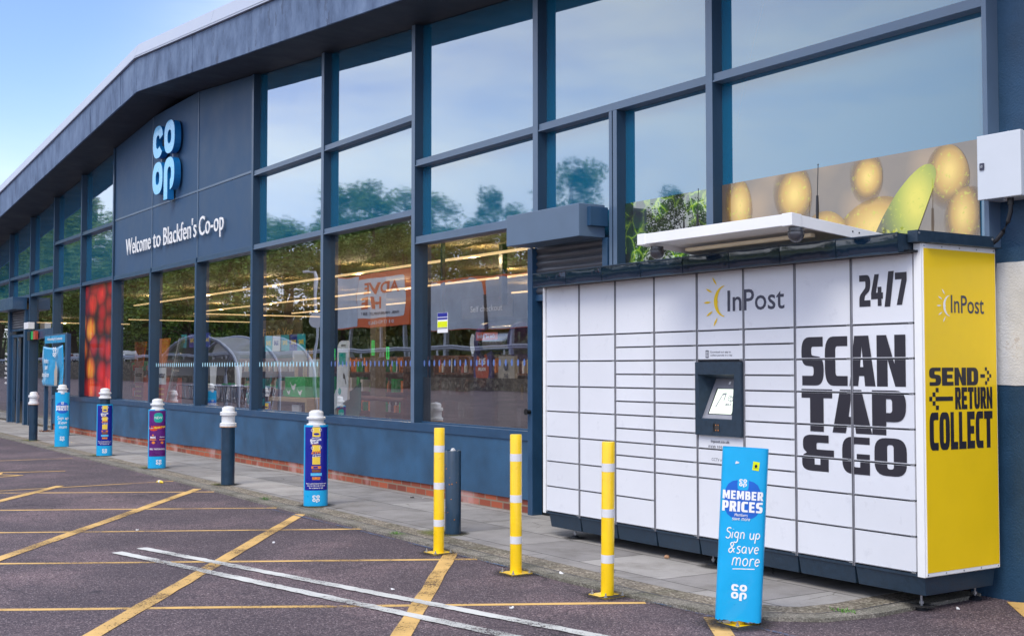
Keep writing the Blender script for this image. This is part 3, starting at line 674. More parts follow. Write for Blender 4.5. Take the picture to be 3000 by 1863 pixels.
# worn marking of the disabled bay
mb = MB(); q = [(-8.25, -2.45), (-8.35, -2.9), (-8.5, -3.25), (-8.15, -3.35), (-7.85, -3.1), (-7.75, -3.35), (-7.7, -3.6)]
for a, b in zip(q, q[1:]): stripe(mb, a, b, .07, AZ+.0046)
tag(mb.build('bay_symbol', 'yellow_line'), kind='structure')

# ------------------------------------------------------------ the shop
MX = [2.195-2.4554*i for i in range(16)]       # mullion centres, 0 = nearest the lockers
APX, APZ = -11.28, 6.06
def roofz(x): return APZ-.0865*(x-APX) if x > APX else APZ+.083*(x-APX)
shop = thing('shop_building', 'long slate blue shop with a shallow gabled roof edge and tall glazed front', 'shop', (-10, 0, 0))
GY = .105      # glass face
XR = 4.735
def hw(i): return .038
# mullions
for i, x in enumerate(MX):
    zb = .80
    if i in (0,): zb = 0.0
    if i == 1: continue
    if i >= 9: zb = 0.0
    mb = MB(); mb.box(x-hw(i), x+hw(i), 0, .17, zb if zb else .0, roofz(x)-.002)
    if i in (7, 6, 5, 4):      # below the cladding the posts stand proud, behind it a thin joint
        mb = MB(); mb.box(x-hw(i), x+hw(i), 0, .17, .80, 3.135 if i in (6, 5) else roofz(x)-.002)
    mb.box(x-hw(i), x+hw(i), -.0035, -.0005, zb if zb else 0, (3.135 if i in (6, 5) else roofz(x)-.002), 1)
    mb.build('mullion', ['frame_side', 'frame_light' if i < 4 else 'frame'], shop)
mb = MB(); mb.box(MX[1]-.045, MX[1]-.004, .002, .17, 2.87, roofz(MX[1])-.002); mb.box(MX[1]-.004, MX[1]+.038, 0, .17, 2.87, roofz(MX[1])-.002)
mb.box(MX[1]-.045, MX[1]+.038, -.0035, -.0005, 2.87, roofz(MX[1])-.002, 1); mb.build('mullion', ['frame_side', 'frame_light'], shop)
for x0, x1 in ((.888, .930), (.946, .998)): MB().box(x0, x1, .004, .17, 0, 3.688).box(x0, x1, .0005, .0035, 0, 3.688, 1).build('mullion', ['frame_side', 'frame_light'], shop)
MB().box(4.70, XR+.0, .0, .17, 2.16, 5.2).build('mullion', 'frame_light', shop, bevel=.003)
# transoms: (left mullion, right x, bottom, height)
TR = []
def bay(i): return MX[i]+.038, MX[i-1]-.038   # from mullion i to mullion i-1
def transom(x0, x1, z0, h=.072, m='frame_light', y0=.012):
    mb = MB(); mb.box(x0, x1, y0, .165, z0, z0+h); mb.box(x0, x1, y0-.010, y0-.0005, z0-.0, z0+.014); mb.build('transom', m, shop, bevel=.002)
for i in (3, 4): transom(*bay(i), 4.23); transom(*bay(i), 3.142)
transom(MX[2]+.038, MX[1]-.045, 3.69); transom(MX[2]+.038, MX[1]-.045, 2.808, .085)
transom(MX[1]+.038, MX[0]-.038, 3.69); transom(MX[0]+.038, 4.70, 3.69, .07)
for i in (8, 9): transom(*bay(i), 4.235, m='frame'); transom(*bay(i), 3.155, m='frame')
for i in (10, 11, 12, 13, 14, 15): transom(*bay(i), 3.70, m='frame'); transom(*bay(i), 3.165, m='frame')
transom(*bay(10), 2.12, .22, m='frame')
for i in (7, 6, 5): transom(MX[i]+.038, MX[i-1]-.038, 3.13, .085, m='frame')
# sill rail and window bottoms
def sill(x0, x1): 
    mb = MB(); mb.box(x0, x1, -.004, .165, .709, .80); mb.box(x0, x1, .10, .13, .80, .815); mb.build('sill_rail', 'frame', shop, bevel=.003)
sill(MX[9]-.04, -.385)
# panes
def pane(x0, x1, z0, z1, kind, slope=True):
    top = (lambda x: z1) if z1 else (lambda x: roofz(x)+.0)
    mb = MB()
    if kind == 'shop_glass': mb.quad((x0, GY, z0), (x1, GY, z0), (x1, GY, top(x1)), (x0, GY, top(x0)))
    else: mb.hexa([(x0, GY, z0), (x1, GY, z0), (x1, GY+.02, z0), (x0, GY+.02, z0), (x0, GY, top(x0)), (x1, GY, top(x1)), (x1, GY+.02, top(x1)), (x0, GY+.02, top(x0))])
    return mb.build('window_pane', kind, shop, fix=(kind != 'shop_glass'))
def dots(par, x0, x1, z=1.466, m='dot_pale'):
    mb = MB(); x = x0+.05
    while x < x1-.03:
        mb.decal(*tess([[(x+.019*math.cos(a*math.pi/6), z+.036*math.sin(a*math.pi/6)) for a in range(12)]]), frame((0, GY-.003, 0), (1, 0, 0), (0, 0, 1)), 0); x += .112
    mb.build('dot_row', m, par, off=shop.location)
for i in (3, 4):
    pane(*bay(i), 4.302, None, 'spandrel_glass'); pane(*bay(i), 3.214, 4.23, 'spandrel_glass')
    g_ = pane(*bay(i), .80, 3.142, 'shop_glass'); dots(g_, *bay(i), m='dot_pale' if i == 4 else 'dot_blue')
pane(MX[2]+.038, MX[1]-.045, 3.762, None, 'spandrel_glass'); pane(MX[2]+.038, MX[1]-.045, 2.893, 3.69, 'spandrel_glass')
g_ = pane(MX[2]+.038, -.385, .80, 2.808, 'shop_glass'); dots(g_, MX[2]+.038, -.41, m='dot_blue')
MB().quad((MX[2]+.04, GY+.012, .80), (-.386, GY+.012, .80), (-.386, GY+.012, 1.309), (MX[2]+.04, GY+.012, 1.309)).build('window_film', 'window_film', shop, fix=False)
pane(MX[1]+.038, MX[0]-.038, 3.762, None, 'spandrel_glass')
pane(MX[1]+.038, .888, 2.60, 3.69, 'spandrel_glass'); pane(.998, MX[0]-.038, .4, 3.69, 'spandrel_glass')
pane(MX[0]+.038, 4.70, 3.76, None, 'spandrel_glass'); pane(MX[0]+.038, 4.70, 2.17, 3.69, 'spandrel_glass')
for i in (8, 9): pane(*bay(i), 4.307, None, 'spandrel_glass'); pane(*bay(i), 3.227, 4.235, 'spandrel_glass')
for i in (10, 11, 12, 13, 14, 15): pane(*bay(i), 3.772, None, 'spandrel_glass'); pane(*bay(i), 3.237, 3.70, 'spandrel_glass')
for i in (5, 6, 7, 8, 9): 
    g_ = pane(*bay(i), .80, 3.13 if i < 8 else 3.155, 'shop_glass')
    if i in (5, 6): dots(g_, *bay(i))
g_ = pane(*bay(10), 2.34, 3.165, 'shop_glass'); g_ = pane(*bay(10), .06, 2.12, 'shop_glass')
for i in (12, 13, 14, 15): pane(*bay(i), .06, 3.165, 'shop_glass')
# cladding panels with the light joints, bays 7, 6 and 5
for i in (7, 6, 5):
    x0, x1 = bay(i)
    for z0, z1 in ((3.215, 4.295), (4.335, None)):
        t0, t1 = (z1, z1) if z1 else (roofz(x0), roofz(x1)); a, b_ = x0-.035*(i < 7), x1+.035*(i > 5)
        a = x0 if i == 7 else x0-.022; b_ = x1 if i == 5 else x1+.022
        MB().hexa([(a, .03, z0), (b_, .03, z0), (b_, .06, z0), (a, .06, z0), (a, .03, t0), (b_, .03, t1), (b_, .06, t1), (a, .06, t0)]).build('cladding_panel', 'cladding', shop, bevel=.003)
mb = MB(); mb.box(MX[7]+.04, MX[4]-.04, .022, .05, 4.298, 4.332)
for i in (6, 5): mb.box(MX[i]-.014, MX[i]+.014, .018, .05, 3.216, roofz(MX[i])-.01)
mb.build('joint_strips', 'frame_light', shop)
# low painted wall and the brick plinth under it
mb = MB(); n = 60; x0, x1 = MX[9]-.04, -.385
for k in range(n):       # the paint edge over the brick is slightly wavy
    a, b_ = x0+(x1-x0)*k/n, x0+(x1-x0)*(k+1)/n; za, zb = [.134+.008*math.sin(q*1.9)+.012*math.sin(q*.63+1) for q in (a, b_)]
    mb.hexa([(a, .012, za), (b_, .012, zb), (b_, .17, zb), (a, .17, za), (a, .012, .709), (b_, .012, .709), (b_, .17, .709), (a, .17, .709)])
o = mb.build('low_wall', 'dado', shop)
b2 = bmesh.new(); b2.from_mesh(o.data); bmesh.ops.remove_doubles(b2, verts=b2.verts, dist=1e-4); b2.to_mesh(o.data); b2.free()
MB().box(x0, x1, .030, .165, -.01, .20).build('brick_plinth', 'brick', shop)
# roof edge: fascia boards, gutter gap, metal capping, dark soffit
FY = -.66
xs = [-46, -40, -35, -30, -26.6, -23.4, -20.2, -17, -14.2, -12.2, APX, -8.4, -6.0, -3.6, -1.2, 1.2, 3.6, 6.0, 8.4]
for a, b_ in zip(xs, xs[1:]):
    g_ = .006; za, zb = roofz(a)+.03, roofz(b_)+.03; w1, w2 = [rnd.uniform(-.006, .006) for _ in range(2)]
    MB().hexa([(a+g_, FY+w1, za), (b_-g_, FY+w2, zb), (b_-g_, FY+.03, zb), (a+g_, FY+.03, za), (a+g_, FY-.006+w1, za+.56), (b_-g_, FY-.006+w2, zb+.56), (b_-g_, FY+.03, zb+.56), (a+g_, FY+.03, za+.56)]).build('fascia_board', 'fascia', shop, bevel=.004)
for a, b_ in ((-46, -32), (-32, -20), (-20, APX), (APX, -7.55), (-7.55, 1), (1, 9)):
    za, zb = roofz(a)+.60, roofz(b_)+.60
    mb = MB(); mb.hexa([(a+.004, FY-.03, za+.035), (b_-.004, FY-.03, zb+.035), (b_-.004, FY+.2, zb+.035), (a+.004, FY+.2, za+.035), (a+.004, FY+.03, za+.25), (b_-.004, FY+.03, zb+.25), (b_-.004, FY+.2, zb+.25), (a+.004, FY+.2, za+.25)])
    mb.hexa([(a+.004, FY-.045, za-.002), (b_-.004, FY-.045, zb-.002), (b_-.004, FY+.02, zb-.002), (a+.004, FY+.02, za-.002), (a+.004, FY-.045, za+.018), (b_-.004, FY-.045, zb+.018), (b_-.004, FY+.02, zb+.018), (a+.004, FY+.02, za+.018)])
    mb.build('roof_capping', 'capping', shop)
for a, b_ in ((-46, APX), (APX, 9)):
    za, zb = roofz(a), roofz(b_)
    MB().hexa([(a, FY+.031, za+.028), (b_, FY+.031, zb+.028), (b_, .3, zb+.001), (a, .3, za+.001), (a, FY+.031, za+.25), (b_, FY+.031, zb+.25), (b_, .3, zb+.25), (a, .3, za+.25)]).build('soffit', 'soffit', shop)
    MB().hexa([(a, FY+.21, za+.60), (b_, FY+.21, zb+.60), (b_, 24, zb+.60), (a, 24, za+.60), (a, FY+.21, za+.70), (b_, FY+.21, zb+.70), (b_, 24, zb+.70), (a, 24, za+.70)]).build('roof', 'capping', shop)
# rendered end wall on the right
mb = MB(); mb.box(XR+.001, 9, .115, .6, 2.16, 5.0); mb.box(4.5, 9, .085, .6, -.03, 2.1595); mb.build('end_wall', 'render_wall', shop)
mb = MB(); e = []
pr = [(4.70, 1.305), (5.7, 1.30), (5.7, 2.075), (4.725, 2.07)]
pts = []
for (a, b_), (c_, d_) in zip(pr, pr[1:]+pr[:1]):
    for k in range(14): f = k/14; pts.append((a+(c_-a)*f+rnd.uniform(-.004, .004), b_+(d_-b_)*f+rnd.uniform(-.006, .006)))
mb.extrude(pts, frame((0, .0845, 0), (1, 0, 0), (0, 0, 1)), 0, .004); tag(mb.build('bare_plaster', 'white_patch', shop), 'unpainted white patch of cracked plaster')
MB().box(-46.2, -46, 0, 24, -.03, 3.5).build('side_wall', 'render_wall', shop); MB().box(9, 9.2, .12, 24, -.03, 4.6).build('side_wall', 'render_wall', shop); MB().box(-46, 9, 23.8, 24, -.03, 4).build('back_wall', 'interior_wall', shop)
# inside: floor, ceiling, strip lights
MB().box(-46, 4.74, .2, 23.8, -.02, .004).build('interior_floor', 'shop_floor', shop)
MB().box(-46, 4.74, .2, 23.8, 3.06, 3.11).build('interior_ceiling', 'ceiling', shop)
MB().box(4.30, 4.34, .2, 23.8, .005, 3.05).build('interior_wall', 'interior_wall', shop)
mb = MB(); mb.box(-45, -31, 5.9, 6.0, .01, 3.05); mb.box(-8, 4.2, 9.5, 9.6, .01, 3.05); mb.box(-30.9, -8.1, 16, 16.1, .01, 3.05); mb.build('interior_wall', 'interior_dark', shop)
def strip(x0, x1, y0, y1):
    o = MB().box(x0, x1, y0, y1, 2.90, 2.93).build('strip_light', 'strip', shop)
    n = max(1, int(max(x1-x0, y1-y0)/3.2))       # the strip's own light, given off along its length
    for k in range(n):
        L_ = bpy.data.lights.new('strip_glow', 'POINT'); L_.energy = 26; L_.color = (1, .74, .46); L_.shadow_soft_size = .02
        lo = bpy.data.objects.new('strip_glow', L_); C.objects.link(lo); lo.location = (x0+(x1-x0)*(k+.5)/n, y0+(y1-y0)*(k+.5)/n, 2.88)
for y, xa, xb in ((1.95, -20.2, .6), (4.35, -22.5, -5.9), (6.8, -22, -15.5), (6.8, -11, -9.4), (9.2, -13, -11.6)): strip(xa, xb, y-.022, y+.022)
strip(-23.7, -23.63, 4.6, 8.5); strip(-28.9, -28.83, 4.3, 9); strip(-33, -32.9, 1.2, 5.5)
# roller shutters with their housings over the two doorways
def shutter(x0, x1, hz0, hz1, hy, name_l):
    sh = MB(); z = hz0+.01; k = 0; rows = []
    while z > hz0-.42+.0: rows.append(z); z -= .066
    for z in rows:
        prof = [(.055-.020*math.sin(math.pi*j/6), z-.062*j/6) for j in range(7)]
        vs = [(x0, y, zz) for y, zz in prof]+[(x1, y, zz) for y, zz in prof]; sh.add(vs, [(j, j+1, j+8, j+7) for j in range(6)], 0, True)
        sh.box(x0, x1, .052, .058, z-.066, z-.062)
    sh.box(x0, x1, .03, .07, rows[-1]-.066-.06, rows[-1]-.066, 1)
    o = tag(sh.build('roller_shutter', ['shutter', 'frame'], shop, fix=False), name_l)
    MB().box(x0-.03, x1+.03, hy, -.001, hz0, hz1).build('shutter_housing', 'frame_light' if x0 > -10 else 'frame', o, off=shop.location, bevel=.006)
    return o
s1 = shutter(-.305, .80, 2.57, 2.862, -.29, 'half raised grey roller shutter beside the parcel lockers')
MB().box(.62, .875, -.20, -.0005, 2.665, 2.835).build('motor_box', 'frame', s1, off=shop.location, bevel=.004)
s2 = shutter(-24.75, -22.67, 2.87, 3.17, -.34, 'raised roller shutter over the shop entrance')
for a, b_ in ((-.385, -.305), (.80, .875)): MB().box(a, b_, -.012, .15, 0, 2.57).build('door_jamb', 'frame', shop, bevel=.003)
MB().box(-.304, .799, .10, .16, 0, 2.43).build('door', 'black', shop)
MB().box(-.385, .885, .075, .165, 2.44, 2.60).build('door_head', 'frame', shop); MB().box(-.385, 4.29, .17, .19, .0, 3.05).build('backing', 'interior_dark', shop)
for a, b_ in ((-24.78, -24.60), (-22.86, -22.68)): MB().box(a, b_, -.03, .15, 0, 2.87).build('door_jamb', 'frame', shop, bevel=.004)
for a, b_ in ((-24.6, -24.45), (-24.0, -23.85)): MB().box(a, b_, .05, .12, 0, 2.2).build('sliding_door', 'frame', shop, bevel=.004)
MB().box(-24.6, -22.86, .04, .13, 2.2, 2.27).build('door_head', 'frame', shop)
# small entry door handle / lock
mb = MB(); mb.tube([(-.345, -.012, .99), (-.345, -.055, .99)], .022, 14); mb.tube([(-.345, -.055, .99), (-.345, -.062, .99)], .030, 14); mb.build('lock', 'black', shop)

# ------------------------------------------------------------ the parcel lockers
LY = -.694; CW = .476; XL = .901; ZB = .2043; U = .21
def cx_(k): return XL+k*CW
F = frame((0, LY, 0), (1, 0, 0), (0, 0, 1))     # u = world x, v = world z
loc_ = thing('parcel_locker', 'long bank of white parcel lockers with a yellow end panel and small white awning', 'parcel locker', (2.8, -.35, 0))
mb = MB(); mb.box(.885, 2.815, LY+.022, .0, ZB-.01, 2.135); mb.box(3.273, 4.74, LY+.022, .0, ZB-.01, 2.135); mb.box(2.8155, 3.2725, LY+.022, .0, ZB-.01, .94); mb.box(2.8155, 3.2725, LY+.022, .0, 1.45, 2.135); mb.build('carcass', 'gap', loc_)
MB().box(.861, .897, LY-.004, -.002, ZB-.016, 2.110).build('edge_post', 'white_metal', loc_, bevel=.003)
mb = MB(); mb.box(4.712, 4.7645, LY-.004, .006, ZB-.016, 2.149); mb.build('edge_post', 'white_metal', loc_, bevel=.003)
LAY = [[2]+[1]*7, [2]+[1]*7, [2]+[.5]*10+[1, 1], [2]+[.5]*10+[2], [2, .5, .5, 'T', .5, .5, .5, 2], [2]+[.5]*10+[1, 1], [2]+[1]*7, [2]+[1]*7]
LAY[3] = [2]+[.5]*10+[2]
TOP = ZB+9*U
for k, col in enumerate(LAY):
    z = TOP; x0, x1 = cx_(k)+.0105, cx_(k+1)-.0105
    for hgt in col:
        if hgt == 'T': z -= 2.5*U; continue
        z0 = z-hgt*U; mb = MB(); yj = rnd.uniform(-.0022, .0012)
        mb.box(x0, x1, LY+yj, LY+.018, z0+.0105, z-.0015, 0)
        mb.box(x0, x1-.03, LY-.0045, LY+.001, z0+.0075, z0+.0135, 1)       # folded lower lip of the door
        mb.box(x1-.03, x1-.004, LY-.002, LY+.010, z0+.0005, z0+.0062, 2)   # latch recess
        mb.build('locker_door', ['locker_white', 'divider', 'black'], loc_, bevel=.0012)
        z = z0
for k in range(9):
    x = cx_(k)
    if k in (0, 8): continue
    mb = MB(); mb.box(x-.0082, x+.0082, LY-.0045, LY+.02, ZB-.012, TOP+.008); mb.box(x-.0015, x+.0015, LY-.0065, LY-.0044, ZB-.012, TOP+.008, 1); mb.build('upright', ['divider', 'gap'], loc_)
# plinth trays and levelling feet
for k in range(8):
    a, b_ = cx_(k)+.004, cx_(k+1)-.004
    if k == 0: a += .03
    if k == 7: b_ = 4.752
    mb = MB(); mb.hexa([(a+.008, LY+.026, .078), (b_-.008, LY+.026, .078), (b_-.012, -.03, .078), (a+.012, -.03, .078), (a, LY+.010, ZB-.017), (b_, LY+.010, ZB-.017), (b_, -.02, ZB-.017), (a, -.02, ZB-.017)])
    mb.build('plinth_tray', 'locker_dark', loc_, bevel=.004)
MB().box(.90, 4.711, LY+.002, LY+.021, ZB-.0165, ZB-.001).build('plinth_rail', 'locker_dark', loc_)
for x, y in ((1.19, -.60), (2.86, -.60), (2.985, -.60), (4.66, -.60), (4.635, -.06), (1.19, -.06), (2.86, -.06), (2.985, -.06)):
    zf = .0 if x < 4.6 else (-.02 if y > -.5 or True else 0)
    mb = MB(); mb.lathe([(.042, zf), (.044, zf+.008), (.036, zf+.016), (.014, zf+.024), (.012, zf+.026)], x, y, 22, 0); mb.lathe([(.0075, zf+.02), (.0075, .10)], x, y, 12, 1)
    mb.lathe([(.014, zf+.036), (.014, zf+.050)], x, y, 6, 1, False); mb.build('levelling_foot', ['rubber', 'galvanised'], loc_)
# yellow side panel, its frame, screws and prints
SX = 4.7650
mb = MB(); mb.box(SX-.0004, SX+.004, LY+.010, .006, ZB-.012, 2.1485); sp_ = mb.build('side_panel', 'white_metal', loc_, bevel=.0015)
MB().box(SX+.0040, SX+.0056, LY+.016, .000, ZB+.010, 2.120).build('yellow_sheet', 'panel_yellow', sp_, off=loc_.location)
mb = MB()
for y in (-.675, -.51, -.345, -.18, -.012):
    for z in (2.134, ZB-.001): mb.tube([(SX+.0035, y, z), (SX+.0068, y, z)], .0045, 8)
mb.build('panel_screws', 'galvanised', sp_, off=loc_.location)
FS = frame((SX, 0, 0), (0, 1, 0), (0, 0, 1))    # u = world y, v = world z
mb = MB()
word(mb, 'SEND', -.646, -.184, 1.308, 1.415, FS, .0072, gap=.07)
word(mb, 'RETURN', -.408, -.049, 1.165, 1.297, FS, .0072, gap=.09)
word(mb, 'COLLECT', -.648, -.050, .927, 1.150, FS, .0072, gap=.09, widths=[1, 1.15, .85, .85, .9, .9, 1])
def cells(cs, u0, v0, s_, w): 
    for x, y, ww, hh in cs: mb.decal(*tess([rect(u0+x*s_, u0+(x+ww)*s_, v0+y*w, v0+(y+hh)*w)]), FS, .0072)
c_ = .0205; q_ = .0213
cells([(0, 2, 2.2, 1), (2.2, 4, 1, 1), (3.2, 3, 1, 1), (4.3, 2, .9, 1), (3.2, 1, 1, 1), (2.2, 0, 1, 1)], -.163, 1.311, c_, q_)
q2_ = .026
cells([(2.2, 4, 1, 1), (1.1, 3, 1, 1), (0, 2, 1, 1), (2.1, 2, 6, 1), (1.1, 1, 1, 1), (2.2, 0, 1, 1)], -.647, 1.165, .027, q2_)
mb.build('side_lettering', 'ink', sp_, off=loc_.location)
MB().decal(*fit(text2d('InPost', .006), -.435, -.118, 1.742, 1.850), FS, .0072).build('side_lettering', 'ink_grey', sp_, off=loc_.location, fix=False)
def sunmoon(mb, u0, u1, v0, v1, fn, d):
    """crescent with a small nose and five rays on its left"""
    w, h = u1-u0, v1-v0; P = lambda x, y: (u0+x*w, v0+y*h)
    out = [P(1.0+.78*math.cos(R(a))*.98-.22*0, .5+.315*math.sin(R(a))*1.0) for a in range(0)]
    o_ = [P(.98-.52*math.sin(R(a)), .5+.318*math.cos(R(a))) for a in range(4, 177, 8)]
    i_ = [P(.98-.52*.70*math.sin(R(a))**.9, .5+.30*math.cos(R(a))) for a in range(172, 7, -8)]
    k = len(i_)//2; i_[k+1:k+1] = [P(.665, .455), P(.685, .43)]
    i_ = [p for p in i_]
    mb.decal(*tess([o_+i_]), fn, d)
    for (x0, y0), (x1, y1) in (((.39, 1.0), (.60, .83)), ((.10, .775), (.39, .69)), ((0, .49), (.33, .495)), ((.11, .21), (.41, .31)), ((.44, 0), (.62, .175))):
        a, b_ = Vector(P(x0, y0)), Vector(P(x1, y1)); dd = b_-a; n = Vector((-dd.y, dd.x)).normalized()*h*.022
        pl = [a+dd*t_+n*math.sin(math.pi*t_) for t_ in (0, .2, .4, .6, .8, 1)]+[a+dd*t_-n*math.sin(math.pi*t_) for t_ in (.8, .6, .4, .2)]
        mb.decal(*tess([[tuple(p) for p in pl]]), fn, d)
mb = MB(); sunmoon(mb, -.568, -.438, 1.685, 1.884, FS, .0072); mb.build('moon_emblem', 'print_white', sp_, off=loc_.location, fix=False)
# front prints (on the doors, broken by the gaps)
mb = MB(); d = .0026
word(mb, 'SCAN', 3.814, 4.645, 1.300, 1.612, F, d, gap=.05, widths=[1, 1.0, 1.08, 1.14])
word(mb, 'TAP', 3.812, 4.643, 1.006, 1.277, F, d, gap=.0, widths=[.92, 1.12, .9])
mb.decal(*tess(glyph('&', 3.812, 4.081, .752, .984)), F, d); mb.decal(*tess(glyph('G', 4.149, 4.372, .755, .985)), F, d); mb.decal(*tess(glyph('O', 4.403, 4.645, .762, .990)), F, d)
for ch, a, b_ in (('2', 4.300, 4.386), ('4', 4.392, 4.482), ('/', 4.494, 4.566), ('7', 4.574, 4.660)): mb.decal(*tess(glyph(ch, a, b_, 1.79 if ch != '/' else 1.783, 1.985 if ch != '/' else 1.997)), F, d)
# cut the letters along the door gaps
def cut_gaps(mb, f0):
    b = bmesh.new(); vs = [b.verts.new(v) for v in mb.v]
    for f in mb.f:
        try: b.faces.new([vs[i] for i in f])
        except ValueError: pass
    for z in [ZB+j*U for j in (0, 1, 2, 3, 4, 5, 6, 7, 9)]:
        for zz in (z-.002, z+.0145): bmesh.ops.bisect_plane(b, geom=b.verts[:]+b.edges[:]+b.faces[:], plane_co=(0, 0, zz), plane_no=(0, 0, 1))
    for k in range(9):
        for xx in (cx_(k)-.0108, cx_(k)+.0108): bmesh.ops.bisect_plane(b, geom=b.verts[:]+b.edges[:]+b.faces[:], plane_co=(xx, 0, 0), plane_no=(1, 0, 0))
    kill = []
    for f in b.faces:
        c = f.calc_center_median(); zr = (c.z-ZB) % U; zr = .05 if c.z > ZB+7.5*U else zr; xr = (c.x-XL+.0108) % CW
        if zr > U-.002 or zr < .0145 or xr < .0216: kill.append(f)
    bmesh.ops.delete(b, geom=kill, context='FACES'); b.verts.ensure_lookup_table(); b.verts.index_update()
    m2 = MB(); m2.add([v.co[:] for v in b.verts], [[v.index for v in f.verts] for f in b.faces]); b.free(); return m2
cut_gaps(mb, F).build('front_lettering', 'ink', loc_)
m3 = MB().decal(*fit(text2d('InPost', .008), 3.125, 3.668, 1.806, 1.953), F, d); cut_gaps(m3, F).build('front_lettering', 'ink_grey', loc_)
mb = MB(); sunmoon(mb, 2.881, 3.110, 1.707, 2.056, F, d); mb.build('moon_emblem', 'panel_yellow', loc_, fix=False)
mb = MB()
for s_, bx in (('Download our app to', (2.948, 3.155, 1.515, 1.532)), ('collect parcels in a tap', (2.948, 3.168, 1.492, 1.510)), ('0330 335', (2.921, 3.06, .842, .866)), ('CCTV in', (2.954, 3.062, .757, .778))): mb.decal(*fit(text2d(s_), *bx), F, d)
mb.decal(*fit(text2d('inpost.co.uk', .012), 2.947, 3.136, .880, .906), F, d)
mb.decal(*tess([rpoly([(2.897, 1.484, .006), (2.930, 1.484, .006), (2.930, 1.538, .006), (2.897, 1.538, .006)]), rpoly([(2.900, 1.492, .003), (2.900, 1.531, .003), (2.927, 1.531, .003), (2.927, 1.492, .003)])]), F, d)
for z in (1.500, 1.507, 1.514, 1.521): mb.decal(*tess([rect(2.905, 2.922, z, z+.0035)]), F, d)
mb.build('small_lettering', 'ink_grey', loc_, fix=False)
# terminal
TX0, TX1, TZ0, TZ1 = 2.812, 3.276, .936, 1.455; fy = LY-.028
ter = tag(MB().build('terminal', 'locker_dark', loc_), None)
mb = MB(); out = [(TX0, TZ0), (TX1, TZ0), (TX1, TZ1), (TX0, TZ1)]; hole = [(2.862, 1.050), (2.846, 1.366), (3.214, 1.368), (3.186, 1.052)]
mb.extrude(out, F, -.012, .028, holes=[hole])
hb = [(2.862+.02, 1.056), (2.88, 1.36), (3.20, 1.36), (3.17, 1.058)]
hv = [F(u, v, .027) for u, v in hole]; bk = [F(2.868, 1.056, .012), F(2.890, 1.335, -.105), F(3.200, 1.335, -.105), F(3.180, 1.056, .012)]
mb.add(hv+bk, [(0, 1, 5, 4), (1, 2, 6, 5), (2, 3, 7, 6), (3, 0, 4, 7)], 0)
mb.add(bk, [(0, 1, 2, 3)], 1)
me = ter.data; C.objects.unlink(ter); bpy.data.objects.remove(ter)
ter = mb.build('terminal', ['locker_dark', 'divider'], loc_)
lerp = lambda a, b_, t_: a+(b_-a)*t_
def onslope(s_, t_, o_=.002): return lerp(lerp(bk[0], bk[3], s_), lerp(bk[1], bk[2], s_), t_)+Vector((0, -.9, .35))*o_
mb = MB(); mb.add([onslope(.14, .10, .001), onslope(.93, .10, .001), onslope(.93, .76, .001), onslope(.14, .76, .001)], [(0, 1, 2, 3)]); mb.build('screen_bezel', 'black', ter, off=loc_.location, fix=False)
mb = MB(); mb.add([onslope(.175, .12), onslope(.90, .12), onslope(.91, .745), onslope(.185, .745)], [(0, 1, 2, 3)]); scr = mb.build('screen', 'screen', ter, off=loc_.location, fix=False)
SF = lambda u, v, d=0: onslope(u, v, .003)
mb = MB()
for s_, b4 in (('ONE', (.62, .82, .50, .58)), ('TAP', (.63, .81, .41, .485)), ('MAX', (.61, .81, .32, .395))): mb.decal(*fit(text2d(s_, .03), *b4), SF)
mb.decal(*tess([[(.30, .28), (.34, .28), (.42, .58), (.50, .60), (.50, .45), (.53, .45), (.53, .64), (.41, .63)]]), SF)
mb.build('screen_text', 'divider', ter, off=loc_.location, fix=False)
mb = MB(); mb.add([onslope(.48, .86), onslope(.54, .86), onslope(.54, .93), onslope(.48, .93)], [(0, 1, 2, 3)]); mb.build('camera_eye', 'print_white', ter, off=loc_.location, fix=False)
mb = MB(); mb.box(2.998, 3.062, fy-.0015, fy+.004, .966, 1.022, 0); mb.box(3.020, 3.062, fy-.003, fy, .968, 1.020, 1)
for x, z in ((3.030, .976), (3.054, .976), (3.030, 1.012), (3.054, 1.012)): mb.tube([(x, fy-.004, z), (x, fy-.005, z)], .0035, 8, 2)
mb.build('scanner', ['black', 'interior_dark', 'print_orange'], ter, off=loc_.location)
# light boxes along the top
for k in range(8):
    a, b_ = cx_(k)+.0035, cx_(k+1)-.0035
    mb = MB(); n = 10; f0, f1 = -.131, -.137      # slightly dished front face
    vs = []; 
    for i in range(n+1):
        for j in range(5):
            u = a+(b_-a)*i/n; v_ = j/4; dish = -.0035*(1-(2*v_-1)**2)*(1-.5*(2*i/n-1)**2)+.004*(1-(2*i/n-1)**4)
            vs.append((u, LY+f0+(f1-f0)*v_+dish, 2.093+.112*v_))
    mb.add(vs, [(i*5+j, (i+1)*5+j, (i+1)*5+j+1, i*5+j+1) for i in range(n) for j in range(4)], 0, True)
    mb.hexa([(a, LY+f0+.003, 2.0925), (b_, LY+f0+.003, 2.0925), (b_, LY+.02, 2.1105), (a, LY+.02, 2.1105), (a, LY+f1+.003, 2.2055), (b_, LY+f1+.003, 2.2055), (b_, LY+.02, 2.2055), (a, LY+.02, 2.2055)], 1)
    # rim round the dished face
    mb.box(a, b_, LY+f1-.004, LY+f1+.012, 2.2005, 2.2085, 1); mb.box(a, b_, LY+f0-.004, LY+f0+.010, 2.0895, 2.0965, 1)
    mb.build('light_box', ['gloss_black', 'locker_dark'], loc_, fix=False)
MB().box(.87, 4.745, LY-.08, LY+.01, 2.0945+.0, 2.1085).build('drip_rail', 'black', loc_)
MB().box(.885, 4.745, LY+.025, .0, 2.136, 2.185).build('locker_roof', 'locker_dark', loc_)
